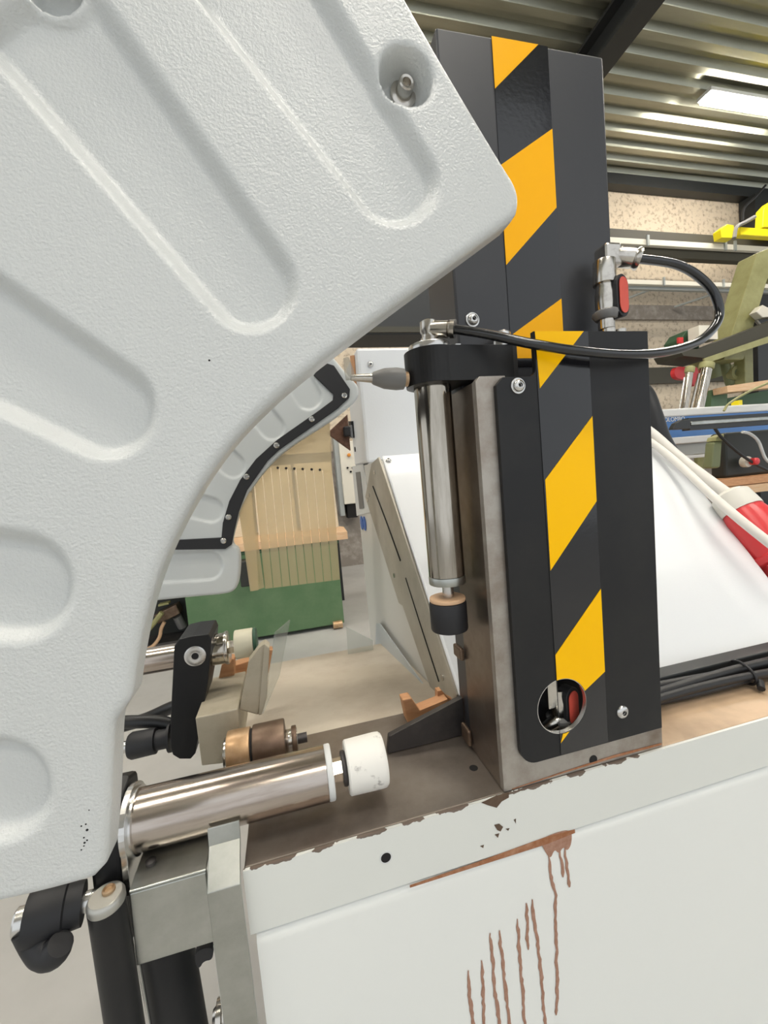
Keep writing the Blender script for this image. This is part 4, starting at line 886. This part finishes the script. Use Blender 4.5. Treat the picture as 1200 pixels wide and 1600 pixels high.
GY = 0.76
near_out = [(440,-350),(640,0),(700,105),(790,256),(808,283),(815,308),(811,334),(798,354),(775,373),(700,428),(620,486),(540,546),(480,592),(430,634),(380,684),(340,735),(305,793),(276,850),(253,910),(237,970),(226,1030),(221,1068),(219,1082),(207,1092),(197,1102),(193,1125),(191,1200),(187,1270),(181,1330),(173,1356),(158,1372),(128,1383),(50,1404),(-60,1428),(-330,1486),(-330,-350)]
near_out = chaikin(near_out, 2)
GRIM = 0.040; GRR = 0.018
def front_edge(P, Y, depth, vp=(441.5, 764.7)):     # the seen outline is the back of the rim where the rim turns towards the lens
    out = []; n = len(P)
    for i, p in enumerate(P):
        a, b = P[i-2], P[(i+2) % n]; d = np.array([b[0]-a[0], b[1]-a[1]]); nn = np.array([d[1], -d[0]])/(np.linalg.norm(d)+1e-9)
        v = np.array([vp[0]-p[0], vp[1]-p[1]]); c = float(nn @ (v/np.linalg.norm(v)))
        w_ = min(1, max(0, (c+0.05)/0.25)); k = 1 + (((Y+depth)/Y)-1)*w_
        out.append((vp[0]-v[0]*k, vp[1]-v[1]*k))
    return out
near_out = front_edge(near_out, GY, GRIM+GRR)
ribs = [capsule_px((620,284), (360,-90), 60, 86), capsule_px((393,446), (35,-10), 64, 92), capsule_px((166,640), (-250,400), 70, 112), capsule_px((28,918), (-330,880), 78, 92), capsule_px((-2,1236), (-330,1245), 74, 80)]
el = lambda cx_, cy_, rx, ry: [(cx_+rx*math.cos(a), cy_+ry*math.sin(a)) for a in np.linspace(0, 2*math.pi, 40, endpoint=False)]
hcirc = lambda px, py, hw: (at(px, py, GY), (at(px+hw, py, GY)-at(px-hw, py, GY)).length/2)
holes = [(hcirc(636, 117, 42), 0.064, 0.014), (hcirc(72, -42, 50), 0.056, 0.014)]
t = thing('blade_guard', 'large light grey ribbed plastic blade guard filling the left foreground', 'guard', (-0.1, 0.8, -0.70))
shell(near_out, GY, 0.0046, ribs, holes, 'shell', 'guard_plastic', t, GRIM, GRR, 0.026, 0.030)
for (px, py) in ((629, 150), (70, -8)):
    yb = GY+0.0635; q = at(px, py, yb)
    if py > 0:
        b1 = B().lathe(q, q-Vector((0, 1, 0)), [(0, 0.026), (0.006, 0.026), (0.008, 0.023), (0.008, 0.012)], 28).build('bolt_washer', 'nickel', t, 35)
        b2 = B().lathe(q-Vector((0, 0.007, 0)), q-Vector((0, 1, 0)), [(0, 0.0165), (0.022, 0.0150), (0.024, 0.0125), (0.023, 0.0085), (0.012, 0.008)], 24).build('bolt', 'nickel', t, 35)
    else:
        q = at(72, -42, yb); B().lathe(q, q-Vector((0, 1, 0)), [(0, 0.02), (0.006, 0.02), (0.007, 0.012), (0.03, 0.011)], 24).build('bolt', 'nickel', t, 35)
for k, (px, py, r) in enumerate(((136, 1297, 0.0022), (134, 1288, 0.0014), (127, 1291, 0.0014), (131, 1309, 0.0014), (132, 1317, 0.0018), (136, 1313, 0.0014), (131, 1322, 0.0012), (127, 1328, 0.0012), (327, 563, 0.0018), (139, 1266, 0.0010))):
    q = at(px, py, GY-0.0004); B().cyl(q, q+Vector((0, 0.0012, 0)), r, 7).build('scuff_mark', 'dark_hole', t)
# arm carrying the guard (behind it, out of sight from the front)
B().box(-0.45, 0.05, GY+0.06, GY+0.10, 0.20, 0.40).build('support_bar', 'column_black', t, bevel=0.01)
B().box(-0.45, -0.39, GY+0.06, 2.35, 0.28, 0.40).build('support_arm', 'column_black', t, bevel=0.01)

FY = 2.42
far_out = [(562,604),(560,622),(548,634),(512,662),(474,685),(436,712),(402,750),(378,790),(366,830),(362,851),(374,857),(376,880),(373,912),(366,924),(350,929),(300,933),(235,940),(60,955),(60,640),(430,440),(524,562),(548,590)]
t = thing('far_blade_guard', 'farther grey blade guard with black riveted rim and clear strip curtain', 'guard', at(350, 930, FY))
fr = [capsule_px((326,884), (150,894), 22, 24), capsule_px((330,797), (220,770), 19, 21), capsule_px((364,728), (260,640), 19, 24), capsule_px((425,668), (350,580), 19, 24), capsule_px((482,620), (420,520), 20, 24)]
shell(chaikin(far_out, 2), FY, 0.008, fr, [], 'shell', 'far_guard_plastic', t, 0.05, 0.016, 0.012, 0.010)
inner = [(225,846),(271,844),(346,840),(348,817),(358,783),(375,750),(400,717),(433,687),(500,640),(520,625),(521,616),(490,586)]
outer = [(506,566),(522,571),(547,608),(546,621),(528,638),(480,672),(436,703),(418,720),(386,766),(373,800),(366,830),(362,851),(352,858),(271,859),(225,861)]
B().prism(pl(inner+outer, FY-0.012), (0, 0.02, 0)).build('rim_strip', 'rubber_black', t, bevel=0.003)
for x, y in ((349,845),(357,808),(385,745),(432,696),(487,655),(538,618)):
    q = at(x, y, FY-0.0125); B().lathe(q, q-Vector((0, 1, 0)), [(0, 0.016), (0.004, 0.016), (0.010, 0.010), (0.010, 0.006), (0.004, 0.005)], 18).build('screw', 'bright_steel', t, 40)
# curtain: upper apron and loose strips
YCu = FY+0.05
up = [(374,800),(386,766),(418,720),(436,703),(480,672),(515,660),(519,735),(504,735),(490,734),(476,733),(462,732),(449,732),(436,731),(423,731),(409,731),(396,742),(384,770)]
cu = thing('strip_curtain', 'clear yellowish plastic strip curtain hanging from the farther guard', 'curtain', at(460, 920, YCu))
B().prism(pl(up, YCu), (0, 0.004, 0)).build('apron', 'curtain', cu)
tops = [396, 409, 423, 436, 449, 462, 476, 490, 504, 519]
bots = [414, 427, 441, 454, 467, 480, 493, 506, 519, 532]
ty = [742, 731, 731, 731, 732, 732, 733, 734, 735, 735]
for i in range(9):
    a = (tops[i]+0.5, ty[i]); b = (tops[i+1]-0.5, ty[i+1]); c = (bots[i+1]-0.6, 920-1.6*(i+1)); d = (bots[i]+0.4, 920-1.6*i)
    Yk = YCu+0.003*((i*37) % 3)
    B().prism(pl([a, b, c, d], Yk), (0, 0.004, 0)).build('strip', 'curtain', cu)
for pts, Yk in (([(374,800),(384,770),(396,744),(404,850),(413,918),(394,924)], YCu-0.02), ([(372,790),(390,760),(399,830),(404,922),(391,924)], YCu-0.045)):
    B().prism(pl(pts, Yk), (0, 0.004, 0)).build('strip', 'curtain', cu)
for i, x in enumerate((434, 447, 460, 473, 487, 500)):
    q = at(x, 731+0.6*i, YCu-0.002); B().cyl(q, q+Vector((0, 0.008, 0)), 0.0075, 12).build('slit_hole', 'dark_hole', cu)
tag(bpx(B(), 372, 878, 392, 916, 8.2, 0.3).build('dark_case', 'dark_machine', None, bevel=0.02), 'dark upright case in front of the green cabinet behind the curtain', 'case')

for o in bpy.data.objects:
    if '_w' in o: del o['_w']
